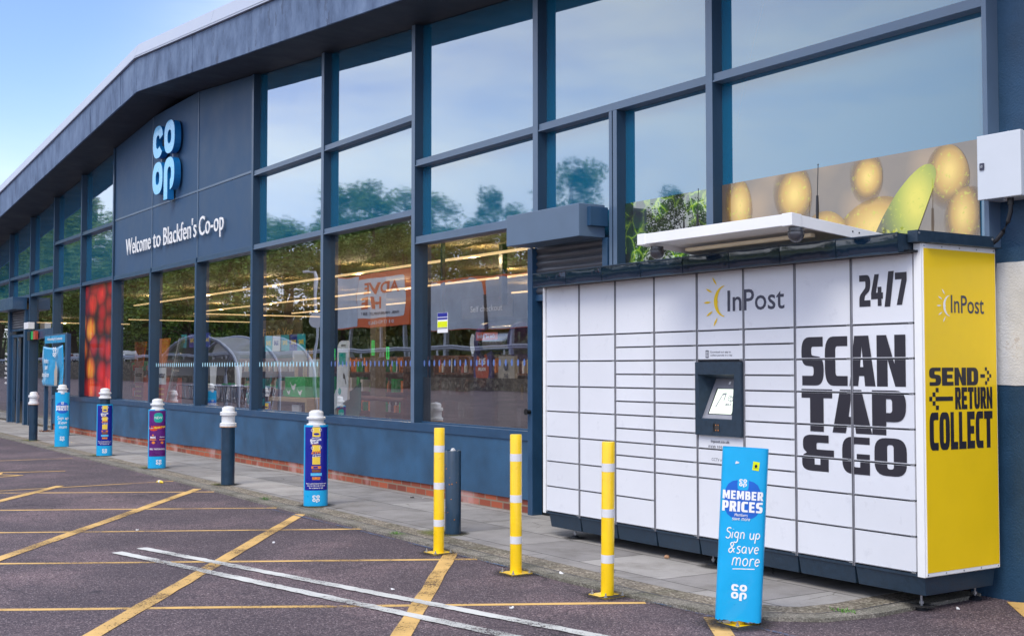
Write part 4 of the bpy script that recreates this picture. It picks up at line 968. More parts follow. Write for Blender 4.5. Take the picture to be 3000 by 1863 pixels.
mb = MB(); mb.box(4.715, 4.787, LY-.06, -.03, 2.152, 2.222); mb.box(4.74, 4.815, LY+.03, .01, 2.149, 2.156); tr_ = mb.build('roof_trim', 'locker_dark', loc_, bevel=.002)
mb = MB()
for y in (LY-.045, -.045): mb.tube([(4.786, y, 2.205), (4.790, y, 2.205)], .008, 10)
mb.build('trim_screws', 'galvanised', tr_, off=loc_.location)
# white awning with its cameras and aerials
aw0 = frame((0, 0, 0), (1, 0, 0), (0, 1, 0))
def awz(y, top): return 2.274+(2.349-2.274)*(-.385-y)/.815-(0 if top else .071)
mb = MB(); P8 = lambda x0, x1, y0, y1, tp=0, bt=0: [(x0, y0, awz(y0, 0)+bt), (x1, y0, awz(y0, 0)+bt), (x1, y1, awz(y1, 0)+bt), (x0, y1, awz(y1, 0)+bt), (x0, y0, awz(y0, 1)+tp), (x1, y0, awz(y0, 1)+tp), (x1, y1, awz(y1, 1)+tp), (x0, y1, awz(y1, 1)+tp)]
mb.hexa(P8(2.77, 4.21, -1.19, -.45, -.004, .035)); mb.hexa(P8(2.762, 2.785, -1.2, -.36)); mb.hexa(P8(4.198, 4.2215, -1.2, -.36)); mb.hexa(P8(2.786, 4.197, -1.2, -1.18))
for a, b_ in ((2.755, 2.84), (4.145, 4.227)): mb.hexa(P8(a, b_, -1.205, -1.12, .003, -.004))
aw = mb.build('awning', 'white_metal', loc_, bevel=.003)
MB().hexa(P8(2.90, 4.08, -.885, -.845, -.06, -.01)).build('lamp_strip', 'cream', aw, off=loc_.location, bevel=.003)
mb = MB()
for y in (-.66, -.60): mb.tube([(4.221, y, awz(y, 1)-.030), (4.2235, y, awz(y, 1)-.030)], .006, 8)
mb.build('awning_screws', 'black', aw, off=loc_.location)
for x in (2.835, 4.185):
    y = -1.125 if x > 3 else -1.09; z = awz(y, 0)-.004; mb = MB(); mb.lathe([(.046, z), (.046, z-.018), (.050, z-.022), (.050, z-.040)][::-1], x, y, 24, 0)
    mb.lathe([(.050*math.cos(R(a)), z-.040-.050*math.sin(R(a))) for a in (88, 70, 52, 36, 20, 6, 0)], x, y, 24, 0); mb.lathe([(.0512, z-.022), (.0512, z-.026)], x, y, 24, 1)
    mb.build('dome_camera', ['dome_grey', 'black'], aw, off=loc_.location)
for x, y, h_ in ((3.78, -.5, .30), (2.60, -.5, .27)):
    mb = MB(); mb.tube([(x, y, awz(y, 1) if x > 2.7 else 2.18), (x+.004, y, 2.46), (x+.004, y, 2.56)], [.005, .011, .008], 8, 0); mb.tube([(x+.004, y, 2.55), (x+.014, y, 2.55+h_*.70)], .0028, 6, 0); mb.lathe([(.0001, 2.55+h_*.7), (.006, 2.556+h_*.7), (.0001, 2.562+h_*.7)], x+.014, y, 8, 0)
    mb.build('aerial', 'cable', aw, off=loc_.location)

# ------------------------------------------------------------ cabinet on the wall with its cables
cab = thing('wall_cabinet', 'pale grey metal meter cabinet fixed high on the dark end wall above the lockers', 'cabinet', (4.876, .12, 2.45))
MB().box(4.728, 5.024, -.065, .119, 2.452, 2.845).build('cabinet_body', 'cabinet', cab, bevel=.006)
MB().box(4.725, 5.027, -.098, -.068, 2.449, 2.848).build('cabinet_door', 'cabinet', cab, bevel=.005)
mb = MB(); mb.extrude(rpoly([(4.746, 2.632, .005), (4.777, 2.632, .005), (4.777, 2.676, .005), (4.746, 2.676, .005)]), frame((0, -.0985, 0), (1, 0, 0), (0, 0, 1)), 0, .006, 0); mb.tube([(4.762, -.104, 2.654), (4.762, -.108, 2.654)], .008, 12, 1); mb.tube([(4.762, -.108, 2.654), (4.762, -.1095, 2.654)], .003, 8, 0)
mb.build('lock', ['ink_grey', 'galvanised'], cab)
mb = MB(); mb.lathe([(.016, 2.846), (.016, 2.856), (.0001, 2.864)], 4.90, -.03, 16); mb.build('vent_cap', 'white_metal', cab)
mb = MB(); mb.lathe([(.014, 2.435), (.018, 2.442), (.018, 2.452)], 4.865, -.01, 12, 0); mb.tube([(4.895, -.01, 2.452), (4.895, -.01, 2.41)], .019, 14, 1); mb.tube([(5.02, .0, 2.452), (5.02, .0, 2.42)], .016, 14, 1); mb.build('cable_glands', ['galvanised', 'cable'], cab)
mb = MB(); pts = [(4.895, -.01, 2.42), (4.894, -.01, 2.37), (4.875, -.01, 2.31), (4.84, -.01, 2.25), (4.80, -.02, 2.20), (4.765, -.03, 2.175), (4.72, -.03, 2.17)]; mb.tube(pts, .0135, 12)
tag(mb.build('power_cable', 'cable'), 'thick black cable curving from the wall cabinet down to the locker roof', 'cable')
mb = MB(); mb.tube([(5.02, .0, 2.425), (5.022, .0, 2.36), (5.05, .03, 2.31), (5.12, .09, 2.26)], .011, 10)
tag(mb.build('power_cable', 'cable'), 'thin black cable dropping from the right end of the wall cabinet', 'cable')

# ------------------------------------------------------------ signs on the building
LX0, LX1, LZ0, LZ1 = -12.06, -10.86, 4.30, 5.62
lg = thing('emblem_sign', 'large light blue four letter emblem standing off the dark cladding under the gable', 'sign', (-11.45, .03, 4.3))
FB = frame((0, -.10, 0), (1, 0, 0), (0, 0, 1)); w_, h_ = (LX1-LX0), 1.20
NMS = ['letter']*4
for rings in EMB:
    rr = [[(LX0+x*w_, LZ0+.145+y*h_) for x, y in r] for r in rings]
    MB().extrude(rr[0], FB, -.09, .025, 0, 1, holes=rr[1:]).build('letter', ['sign_face', 'sign_side'], lg)
mb = MB()
for x, z in ((-11.78, 5.03), (-11.15, 5.03)): mb.box(x-.03, x+.03, -.06, .03, z-.05, z+.05)
mb.build('bracket', 'frame_light', lg)
wl = thing('lettering_sign', 'white raised words fixed along the cladding over the windows', 'sign', (-11.4, .03, 3.55))
base, cap = 3.552, .312
def raised(s_, u0, u1, asc):
    vf = text2d(s_, .0, spacing=1.03); vs, fs = vf; xs = [v[0] for v in vs]; k = (u1-u0)/(max(xs)-min(xs)); x0 = min(xs); ky = cap/.70
    mb = MB(); b = bmesh.new(); bv = [b.verts.new((u0+(x-x0)*k, 0, base+y*ky)) for x, y in vs]
    for f in fs:
        try: b.faces.new([bv[i] for i in f])
        except ValueError: pass
    r = bmesh.ops.extrude_face_region(b, geom=b.faces[:]); bmesh.ops.translate(b, verts=[g for g in r['geom'] if isinstance(g, bmesh.types.BMVert)], vec=(0, -.012, 0))
    bmesh.ops.translate(b, verts=b.verts, vec=(0, -.012, 0)); b.verts.index_update(); mb.add([v.co[:] for v in b.verts], [[v.index for v in f.verts] for f in b.faces]); b.free()
    mb.build('word', 'print_white', wl)
for s_, a, b_ in (('Welcome', -14.02, -12.48), ('to', -12.33, -11.90), ("Blackfen's", -11.74, -10.02), ('Co-op', -9.89, -8.76)): raised(s_, a, b_, 0)

# ------------------------------------------------------------ bollards
def bollard_cap(mb, z0, collar=True, r=.080):
    k = 1 if collar else .0; b1 = z0+.052*(1 if collar else .6); r1 = z0+(.142 if collar else .075); r2 = z0+(.188 if collar else .102); tp = z0+(.257 if collar else .172)
    R1 = r+.020
    mb.lathe([(r, z0), (R1-.004, z0), (R1, z0+.004), (R1, b1-.006), (R1-.006, b1), (r+.001, b1+.002), (r, b1+.006), (r, r1-.006), (r+.001, r1-.002), (R1-.005, r1), (R1, r1+.006), (R1, r2-.006), (R1-.006, r2), (r-.003, r2+.001), (r-.004, r2+.006), (r-.004, tp-.030), (r-.010, tp-.018), (r-.030, tp-.007), (r-.052, tp-.002), (.0001, tp)], 0, 0, 40, 0)
def plain_bollard(name, label, grp):
    t = thing(name, label, 'bollard', (0, 0, 0), group=grp, world=False)
    mb = MB(); mb.lathe([(.081, -.02), (.081, .71)], 0, 0, 36); mb.build('post', 'bollard_slate', t)
    mb = MB(); bollard_cap(mb, .695); mb.build('bollard_cap', 'cap_white', t)
    mb = MB(); mb.lathe([(.104, .700), (.1035, .7065)], 0, 0, 24, 0); mb.build('rust_ring', 'rust', t); return t
g_b = 'slate bollards with white caps along the kerb'
b0 = plain_bollard('bollard', 'bare slate bollard with a rusty white cap in front of the trolley shelter window', g_b); b0.location = (-4.905, -1.344, 0)
dup(b0, (-15.766, -1.277, 0), .5, 'bare slate bollard with a white cap, farthest away by the shop entrance', g_b)
# sleeve: lens-shaped advertising cover, front towards local -Y
def sleeve_fn(a, b_, e=2.4):
    def f(u, v, d=0):
        x = max(-1, min(1, u/a)); y = -b_*(1-abs(x)**e)**(1/e); return Vector((u, y-d, v))
    return f
def sleeve_mesh(a, b_, z0, z1, e=2.4, n=28):
    mb = MB(); ring = []
    for i in range(n+1): x = -math.cos(math.pi*i/n); ring.append((a*x, -b_*(1-abs(x)**e)**(1/e)))
    ring += [(x, -y) for x, y in reversed(ring[1:-1])]; k = len(ring); wav = [rnd.uniform(-.004, .004) for _ in range(k)]
    inner = [(x*.985, y*.975) for x, y in ring]
    vs = [(x, y, z0+wv) for (x, y), wv in zip(ring, wav)]+[(x, y, z1) for x, y in ring]+[(x, y, z1) for x, y in inner]+[(x, y, z0+.1) for x, y in inner]
    fs = []
    for r_ in range(3): fs += [(r_*k+i, r_*k+(i+1) % k, (r_+1)*k+(i+1) % k, (r_+1)*k+i) for i in range(k)]
    mb.add(vs, fs, 0, False); return mb
def strips(u0, u1, v0, v1, n=16):
    vs = []; fs = []
    for i in range(n+1): u = u0+(u1-u0)*i/n; vs += [(u, v0), (u, v1)]
    return vs, [(2*i, 2*i+2, 2*i+3, 2*i+1) for i in range(n)]
def blob(cu, cv, ru, rv, e=2.6, n=40):     # grid-filled rounded blob that can follow the curve
    m_ = 10; vs = []; fs = []
    for i in range(m_+1):
        u = -math.cos(math.pi*i/m_); h = (max(0, 1-abs(u)**e))**(1/e); vs += [(cu+ru*u, cv-rv*h), (cu+ru*u, cv+rv*h)]
    return vs, [(2*i, 2*i+2, 2*i+3, 2*i+1) for i in range(m_)]
def sleeved(name, label, posz, facing, kind, top=.825, slim=False):
    t = thing(name, label, 'bollard', (posz[0], posz[1], 0), facing, None, world=False)
    A, B_ = (.124, .094)
    if kind == 'post': pass
    mb = MB(); mb.lathe([(.080, -.02), (.080, .76)], 0, 0, 32); mb.build('post', 'bollard_slate', t)
    mb = MB(); z0 = {'member': .945, 'biscuit2': .918}.get(kind, .810)
    bollard_cap(mb, z0, False, r=.078)
    if z0 > .76: mb2 = MB(); mb2.lathe([(.0795, .7605), (.0795, z0-.001)], 0, 0, 32); mb2.build('neck', 'bollard_slate', t)
    mb.build('bollard_cap', 'cap_white', t)
    zt = {'member': .975}.get(kind, .828)
    s_ = sleeve_mesh(A, B_, -.004, zt).build('advert_sleeve', 'sleeve', t); f = sleeve_fn(A, B_)
    Z = lambda mb_, nm, mt: mb_.build(nm, mt, s_, fix=False)
    if kind.startswith('biscuit'):
        Z(MB().decal(*strips(-.112, .112, .165, .810), f, .0012), 'print_panel', 'print_navy')
        mb = MB(); mb.decal(*strips(-.040, .040, .428, .505, 4), f, .002); mb.decal(*strips(-.040, .040, .555, .625, 4), f, .002); mb.decal(*strips(-.040, .040, .71, .808, 4), f, .002); Z(mb, 'print_band', 'print_yellow')
        mb = MB()
        for cu, cv, ru in ((-.040, .777, .015), (.040, .780, .014), (-.040, .597, .014), (.040, .600, .014)): mb.decal(*tess([sup(cu, cv, ru, ru, 0, 6.06, 22, 2), list(reversed(sup(cu, cv, ru*.78, ru*.78, 0, 6.06, 22, 2)))]), f, .0026)
        for s2, bx in (('The Great', (-.048, .030, .694, .706)), ('Biscuit', (-.062, .050, .665, .692)), ('Break', (-.056, .024, .640, .664)), ('Buy a promotional pack and', (-.098, .098, .226, .240)), ('scan the QR code on-pack', (-.092, .092, .205, .219)), ('for a chance to win', (-.070, .070, .184, .197)), ('of prizes', (-.038, .042, .522, .536)), ('to be won', (-.040, .046, .506, .519))): mb.decal(*fit(text2d(s2, .03), *bx, tilt=.12 if bx[2] > .4 else 0), f, .0028)
        put_emblem(mb, -.037, .050, .074, .066, f, .0024); Z(mb, 'print_text', 'print_white')
        mb = MB(); mb.decal(*fit(text2d('Bananza', .03), -.044, .018, .626, .637, tilt=.12), f, .0030); mb.decal(*fit(text2d('£1M', .06), -.050, .044, .538, .566, tilt=.1), f, .003); Z(mb, 'print_text', 'print_orange')
        mb = MB(); mb.decal(*blob(0, .738, .030, .012, 2), f, .0028); Z(mb, 'print_spot', 'print_navy')
        for z, w_, c in ((.398, .048, 'print_orange'), (.362, .044, 'print_brown'), (.326, .056, 'print_cyan'), (.286, .040, 'print_orange')): Z(MB().decal(*strips(-w_, w_, z-.013, z+.015, 6), f, .0022), 'print_pack', c)
        Z(MB().decal(*strips(-.030, .016, .390, .408, 4), f, .0030), 'print_spot', 'print_navy')
    if kind == 'new':
        Z(MB().decal(*strips(-.112, .112, .170, .812), f, .0012), 'print_panel', 'print_purple')
        Z(MB().decal(*blob(.012, .714, .062, .068, 3), f, .002), 'print_badge', 'print_teal')
        mb = MB(); mb.decal(*strips(-.110, .108, .555, .600, 8), f, .0018); mb.decal(*blob(-.05, .548, .05, .02, 2), f, .0019); Z(mb, 'print_flame', 'print_red')
        mb = MB(); mb.decal(*fit(text2d('NEW', .0), -.040, .064, .696, .730), f, .003); mb.decal(*fit(text2d('FEEL THE FLAVOUR', .02), -.100, .104, .262, .285), f, .003); mb.decal(*fit(text2d('MAX', .05), -.094, -.020, .424, .452), f, .003)
        mb.decal(*fit(text2d('Doritos', .02), .034, .098, .435, .452), f, .003); mb.decal(*fit(text2d('EXTRA', .02), -.108, -.055, .560, .572, tilt=.1), f, .003); put_emblem(mb, -.015, .058, .074, .066, f, .0024); Z(mb, 'print_text', 'print_white')
        Z(MB().decal(*fit(text2d('Flamin Hot', .04, shear=.3), -.048, .108, .568, .594, tilt=.12), f, .0034), 'print_text', 'print_yellow')
        for u in (-.060, .062): Z(MB().decal(*strips(u-.044, u+.044, .320, .485, 6), f, .0020), 'print_pack', 'print_purple')
        mb = MB(); mb.decal(*strips(-.100, -.018, .398, .414, 5), f, .0026); mb.decal(*strips(.026, .102, .398, .412, 5), f, .0026); mb.decal(*blob(-.052, .366, .024, .020, 2), f, .0026); mb.decal(*blob(.066, .364, .020, .018, 2), f, .0026); mb.decal(*blob(-.06, .468, .012, .012, 2), f, .0026); Z(mb, 'print_spot', 'print_orange')
    if kind == 'member':
        Z(MB().decal(*blob(-.0, .70, .098, .10, 3), f, .0012), 'print_badge', 'print_blue')
        mb = MB(); word(mb, 'MEMBER', -.104, .104, .702, .740, f, .003, gap=.16, widths=[1.3, .85, 1.3, .95, .85, 1]); word(mb, 'PRICES', -.104, .104, .650, .696, f, .003, gap=.16, widths=[1, 1.05, .42, 1.05, .9, 1.05]); put_emblem(mb, -.024, .762, .048, .044, f, .0024); put_emblem(mb, -.038, .112, .080, .076, f, .0024)
        script(mb, 'Sign up', -.085, .490, .036, f, .001, .008); script(mb, '&save', -.072, .410, .036, f, .001, .008); script(mb, 'more', -.050, .330, .038, f, .001, .008); Z(mb, 'print_text', 'print_white')
    return t
face = lambda p: math.atan2(-6.67-p[1], 9.455-p[0])+math.pi/2
P_ = (-2.236, -1.392); sleeved('covered_bollard', 'blue sleeve bollard with a navy biscuit advert, nearest of the sleeved bollards with white caps', P_, face(P_)+.04, 'biscuit')
P_ = (-7.839, -1.300); sleeved('covered_bollard', 'blue sleeve bollard with a purple crisps advert reading NEW and FEEL THE FLAVOUR', P_, face(P_)+.03, 'new')
P_ = (-10.755, -1.25); sleeved('covered_bollard', 'blue sleeve bollard with a navy biscuit advert and dark neck before the apple picture', P_, face(P_)+.03, 'biscuit2')
P_ = (-13.505, -1.268); sleeved('covered_bollard', 'plain blue sleeve bollard reading MEMBER PRICES near the entrance sign', P_, face(P_)+.03, 'member')
# short capless bollard behind the first yellow post
t = thing('bollard', 'short slate bollard without a cap behind the leftmost yellow post', 'bollard', (.389, -1.305, 0), world=False)
mb = MB(); mb.lathe([(.068, -.02), (.068, .702), (.064, .708), (.056, .710), (.053, .700), (.0001, .698)], 0, 0, 36); mb.build('post', 'bollard_slate', t)
mb = MB(); mb.extrude([(-.022, .70), (.016, .702), (.004, .722), (-.006, .728)], frame((0, .0, 0), (math.cos(.6), math.sin(.6), 0), (0, 0, 1)), -.02, .02); tag(mb.build('paper_scrap', 'litter_white', t), 'crumpled white scrap on top')
mb = MB()
for k in range(14): a = rnd.uniform(3.9, 6.3); z = rnd.uniform(.1, .6); s_ = rnd.uniform(.002, .004); mb.box(.0685*math.cos(a)-s_, .0685*math.cos(a)+s_, .0685*math.sin(a)-s_, .0685*math.sin(a)+s_, z, z+s_*2.5)
mb.build('paint_chips', 'rust', t)
# yellow posts
def yellow_post(label, bands=True, tilt=0):
    t = thing('safety_post', label, 'bollard', (0, 0, AZ), group='yellow posts along the kerb', world=False)
    MB().lathe([(.0415, .008), (.0415, .962), (.039, .968), (.0001, .969)], 0, 0, 32).build('post', 'post_yellow', t)
    MB().box(-.085, .085, -.085, .085, 0, .009).build('base_plate', 'post_yellow', t, bevel=.002)
    for zc in (.235, .521, .807):
        MB().lathe([(.0422, zc-.026), (.0422, zc+.026)], 0, 0, 32).build('reflective_band', 'band_white', t)
    for x, y in ((-.068, -.068), (.068, -.068), (.068, .068), (-.068, .068)):
        mb = MB(); mb.lathe([(.012, .009), (.012, .012)], x, y, 14); mb.lathe([(.0085, .012), (.0085, .020)], x, y, 6, 0, False); mb.lathe([(.0045, .02), (.0045, .034)], x, y, 8); mb.build('bolt', 'galvanised', t)
    return t
y1 = yellow_post('yellow post with three white bands, leftmost, beside the short slate bollard'); y1.location = (1.156, -1.888, AZ); y1.rotation_euler = (0, R(.4), 0)
y2 = dup(y1, (2.270, -1.908, AZ), 0, 'yellow post with white bands, middle one, before the left end of the lockers')
y3 = dup(y1, (3.289, -1.893, AZ), .02, 'yellow post with white bands, rightmost bare one, next to the blue covered post'); y3.rotation_euler = (0, R(.9), .02)
# the covered post in front of the lockers
SP = (4.366, -1.806); sf = math.atan2(-6.67+1.806, 9.455-4.366)+math.pi/2-.02
t = thing('covered_post', 'leaning blue sleeve reading MEMBER PRICES on a yellow base in front of the lockers', 'bollard', (SP[0], SP[1], AZ), 0, world=False)
t.rotation_euler = (0, 0, sf)
MB().lathe([(.0415, .008), (.0415, .93)], 0, 0, 24).build('post', 'post_yellow', t)
bp_ = MB().box(-.085, .085, -.085, .085, 0, .009).build('base_plate', 'post_yellow', t, bevel=.002); bp_.rotation_euler = (0, 0, -sf)
for x, y in ((-.068, -.068), (.068, -.068), (.068, .068), (-.068, .068)):
    mb = MB(); c, s_ = math.cos(-sf), math.sin(-sf); X, Y = x*c-y*s_, x*s_+y*c
    mb.lathe([(.012, .009), (.012, .012)], X, Y, 14); mb.lathe([(.0085, .012), (.0085, .020)], X, Y, 6, 0, False); mb.lathe([(.0045, .02), (.0045, .034)], X, Y, 8); mb.build('bolt', 'galvanised', t)
sv = sleeve_mesh(.128, .064, .028, .985, 4.2).build('advert_sleeve', 'sleeve', t); sv.rotation_euler = (R(-.6), R(2.9), 0)
f = sleeve_fn(.128, .064, 4.2)
blu = MB().decal(*blob(-.004, .700, .100, .108, 3), f, .0012).build('print_badge', 'print_blue', sv, fix=False)
MB().decal(*blob(-.004, .790, .031, .038, 5), f, .0018).build('print_badge', 'sleeve', sv, fix=False)
mb = MB(); word(mb, 'MEMBER', -.114, .108, .700, .748, f, .003, gap=.16, widths=[1.3, .85, 1.3, .95, .85, 1]); word(mb, 'PRICES', -.114, .108, .632, .690, f, .003, gap=.16, widths=[1, 1.05, .42, 1.05, .9, 1.05])
put_emblem(mb, -.026, .774, .042, .040, f, .0026); put_emblem(mb, -.044, .152, .086, .080, f, .0022)
script(mb, 'Members', -.044, .607, .0115, f, .0045, .0022); script(mb, 'save more', -.056, .585, .0135, f, .0045, .0025)
script(mb, 'Sign up', -.090, .484, .036, f, .001, .0066); script(mb, '&save', -.072, .404, .040, f, .001, .0066); script(mb, 'more', -.048, .335, .044, f, .001, .0066); mb.tube([f(-.042, .314, .001), f(.0, .317, .001), f(.078, .321, .001)], .0026, 6, flat=((0, -1, 0), .15))
mb.build('print_text', 'print_white', sv, fix=False)
mb = MB(); mb.decal(*tess([[(.042, .868), (.078, .864), (.082, .912), (.046, .916)]]), f, .0022); st_ = mb.build('sticker', 'sticker_yellow', sv, fix=False)
mb = MB(); mb.decal(*blob(.062, .890, .008, .009, 2), f, .0026); mb.decal(*fit(text2d('PERMIT'), .050, .076, .876, .880), f, .0026); mb.build('sticker_print', 'ink', sv, fix=False)
mb = MB(); mb.decal(*tess([[(-.052, .896), (-.034, .900), (-.030, .906), (-.046, .912), (-.050, .908)]]), f, .002); mb.build('scuff', 'litter_white', sv, fix=False)

# ------------------------------------------------------------ entrance notice board
nb = thing('notice_board', 'blue community notice sheet sagging in a dark frame on posts beside the entrance', 'sign', (-18.3, -.30, 0))
mb = MB(); mb.box(-19.16, -19.08, -.34, -.26, 0, 2.13); mb.box(-17.30, -17.12, -.34, -.26, 0, 2.13); mb.box(-19.3, -17.30, -.33, -.27, 1.02, 1.06); mb.box(-19.2, -17.28, -.33, -.27, 2.09, 2.15); mb.build('board_frame', 'frame', nb, bevel=.004)
hd = MB().box(-19.12, -17.30, -.345, -.30, 1.955, 2.115).build('header_panel', 'signal_blue', nb, bevel=.003)
FN = frame((0, -.347, 0), (1, 0, 0), (0, 0, 1))
MB().decal(*fit(text2d('Membership & Community', .02), -18.85, -17.5, 2.00, 2.075), FN, .001).build('header_text', 'print_white', hd, off=nb.location, fix=False)
mb = MB(); n = 16; vs = []
for i in range(n+1):
    for j in range(n+1):
        s_, t_ = i/n, j/n; x = -19.28+1.93*s_+.03*math.sin(t_*7)*(1-t_)+.10*(1-s_)*t_; z = 1.02+.88*t_-.05*math.sin(math.pi*s_)*t_+(.10 if i == 0 and j < 2 else 0)*(1-t_*4); y = -.36-.022*math.sin(s_*4+t_*3)*math.sin(math.pi*s_)-.010*math.sin(8*s_-6*t_)
        vs.append((x, y, z))
mb.add(vs, [(i*(n+1)+j, (i+1)*(n+1)+j, (i+1)*(n+1)+j+1, i*(n+1)+j+1) for i in range(n) for j in range(n)], 0, True)
sh_ = mb.build('notice_sheet', 'signal_blue', nb, fix=False)
sol = sh_.modifiers.new('thick', 'SOLIDIFY'); sol.thickness = .004
FN2 = frame((0, -.397, 0), (1, 0, 0), (0, 0, 1)); mb = MB()
put_emblem(mb, -18.12, 1.66, .30, .20, FN2, 0)
script(mb, 'Members', -18.95, 1.52, .07, FN2, 0, .016); script(mb, 'save', -18.85, 1.38, .08, FN2, 0, .018); script(mb, 'more & more', -19.1, 1.22, .07, FN2, 0, .016)
mb.build('notice_print', 'print_white', sh_, off=nb.location, fix=False)
mb = MB(); mb.extrude([(-17.95, 1.04), (-17.70, 1.04), (-17.68, 1.30), (-17.70, 1.42), (-17.76, 1.47), (-17.80, 1.56), (-17.84, 1.55), (-17.85, 1.44), (-17.95, 1.34), (-17.93, 1.20)], FN2, .0, .004); tag(mb.build('notice_picture', 'beige_board', sh_, off=nb.location), 'printed picture of a raised hand')
mb = MB()
for k in range(60):
    a = rnd.uniform(0, 6.28); r_ = rnd.uniform(0, .22); x, y = -19.12+r_*math.cos(a), -.3+.7*r_*math.sin(a); mb.tube([(x, y, .003), (x+rnd.uniform(-.05, .05), y+rnd.uniform(-.05, .05), .04*rnd.random()+.004)], .006, 4)
tag(mb.build('dead_leaves', 'print_brown'), 'brown dead leaves heaped at the foot of the notice board post', 'leaves', kind='stuff')
# door opening sign with green and red squares
ex = thing('door_sign', 'small green and red door notice beside the entrance shutter', 'sign', (-21.6, -.06, 2.2))
MB().box(-22.10, -21.80, -.10, -.012, 2.08, 2.29).build('sign_box', 'black', ex, bevel=.003); MB().box(-21.79, -21.56, -.08, -.012, 2.10, 2.30).build('green_plate', 'green_plastic', ex); MB().box(-21.55, -21.32, -.08, -.012, 2.10, 2.30).build('red_plate', 'machine_red', ex)
MB().box(-22.20, -21.72, -.16, -.012, 2.36, 2.52).build('sensor_box', 'paper', ex, bevel=.006)

# ------------------------------------------------------------ pictures on the glass
mb = MB(); mb.box(MX[8]+.05, MX[7]-.05, GY-.008, GY-.003, .82, 3.14); tag(mb.build('window_poster', 'apple_print'), 'tall window picture of red and yellow apples behind the covered bollards', 'poster')
mb = MB(); mb.box(1.0, MX[0]-.04, GY-.010, GY-.004, .42, 2.862); tag(mb.build('window_poster', 'cabbage_print'), 'dark green cabbage leaf window picture above the middle of the lockers', 'poster')
pw = thing('window_poster', 'brown window picture of ripe pears above the right end of the lockers', 'poster', (3.5, GY-.01, 2.1))
MB().box(MX[0]+.04, 4.60, GY-.010, GY-.004, 2.165, 2.872).build('backdrop', 'pear_backdrop', pw)
FP = frame((0, GY-.0105, 0), (1, 0, 0), (0, 0, 1))
def ell(cx, cz, rx, rz, rot=0, top=2.871, right=4.599):
    out = []
    for k in range(40):
        a = 2*math.pi*k/40; x, z = rx*math.cos(a), rz*math.sin(a); out.append((min(right, cx+x*math.cos(rot)-z*math.sin(rot)), min(top, cz+x*math.sin(rot)+z*math.cos(rot))))
    return out
for i, pl in enumerate((ell(3.72, 2.34, .36, .24, .35), ell(3.30, 2.30, .25, .25, .2), ell(2.42, 2.66, .15, .26, .12), ell(2.99, 2.72, .19, .27, .25), ell(3.69, 2.75, .145, .20, .1), ell(4.36, 2.66, .17, .22, .15), ell(4.53, 2.36, .20, .22, .2))):
    MB().decal(*tess([pl]), FP, .0006*i).build('pear_picture', 'pear_orange', pw, fix=False)
pl = [(3.66, 2.17), (3.74, 2.30), (3.84, 2.46), (3.95, 2.60), (4.06, 2.70), (4.17, 2.768), (4.25, 2.765), (4.285, 2.71), (4.26, 2.62), (4.19, 2.47), (4.11, 2.30), (4.03, 2.17)]
MB().decal(*tess([list(reversed(rpoly([(a, b_, .05) for a, b_ in pl], 4)))]), FP, .004).build('pear_picture', 'pear_green', pw, fix=False)
ns_ = thing('window_notice', 'small white notice with blue and yellow bands stuck inside the window over the frosted film', 'notice', (-2.22, GY+.01, 1.8))
for z0, z1, m_ in ((1.80, 2.02, 'print_white'),): MB().box(-2.335, -2.11, GY-.004, GY-.002, z0, z1).build('sheet', m_, ns_)
for z0, z1, m_ in ((1.975, 2.018, 'print_navy'), (1.945, 1.966, 'print_navy'), (1.86, 1.925, 'sticker_yellow'), (1.845, 1.852, 'ink')): MB().box(-2.328, -2.117, GY-.0065, GY-.0042, z0, z1).build('printed_band', m_, ns_)

# ------------------------------------------------------------ inside the shop
def I(p, name, mat, par, **k): mb = MB(); mb.box(*p); return mb.build(name, mat, par, **k)
# frosted-bay machine: drum on a purple stand with prize boards
km = thing('prize_machine', 'purple stand with a clear drum and red oval panel behind the frosted window', 'display stand', (-1.55, 1.1, 0))
mb = MB(); mb.tube([(-1.75, 1.1, 1.72), (-1.30, 1.25, 1.72)], .19, 28, 0); mb.build('drum', 'chrome', km)
mb = MB(); mb.tube([(-1.80, 1.08, 1.72), (-1.74, 1.10, 1.72)], .225, 28); mb.tube([(-1.33, 1.24, 1.72), (-1.27, 1.26, 1.72)], .225, 28); mb.build('drum_ring', 'purple_board', km)
I((-1.95, -1.55, 1.0, 1.04, .6, 1.66), 'board', 'purple_board', km); I((-1.48, -1.14, 1.05, 1.09, .6, 1.55), 'board', 'beige_board', km)
FK = frame((0, .995, 0), (1, 0, 0), (0, 0, 1)); MB().decal(*tess([ell(-1.75, 1.40, .15, .22, 0, 9, 9)]), FK, .001).build('oval_panel', 'machine_red', km, fix=False)
mb = MB(); mb.decal(*fit(text2d('£15', .05), -1.83, -1.67, 1.45, 1.53), FK, .004); mb.decal(*fit(text2d('MILLION', .03), -1.83, -1.67, 1.38, 1.42), FK, .004); mb.decal(*tess([ell(-1.96, 1.70, .06, .12, 0, 9, 9)]), FK, .004); mb.build('panel_print', 'print_white', km, fix=False)
FK2 = frame((0, 1.045, 0), (1, 0, 0), (0, 0, 1)); mb = MB()
for s_, z in (('THE', 1.30), ('NATIONAL', 1.24), ('LOTTERY', 1.18)): mb.decal(*fit(text2d(s_, .03), -1.42 if s_ != 'THE' else -1.35, -1.20 if s_ != 'THE' else -1.27, z, z+.045), FK2, .002)
mb.decal(*tess([ell(-1.31, 1.43, .05, .05, 0, 9, 9)]), FK2, .002); mb.build('panel_print', 'ink_grey', km, fix=False)
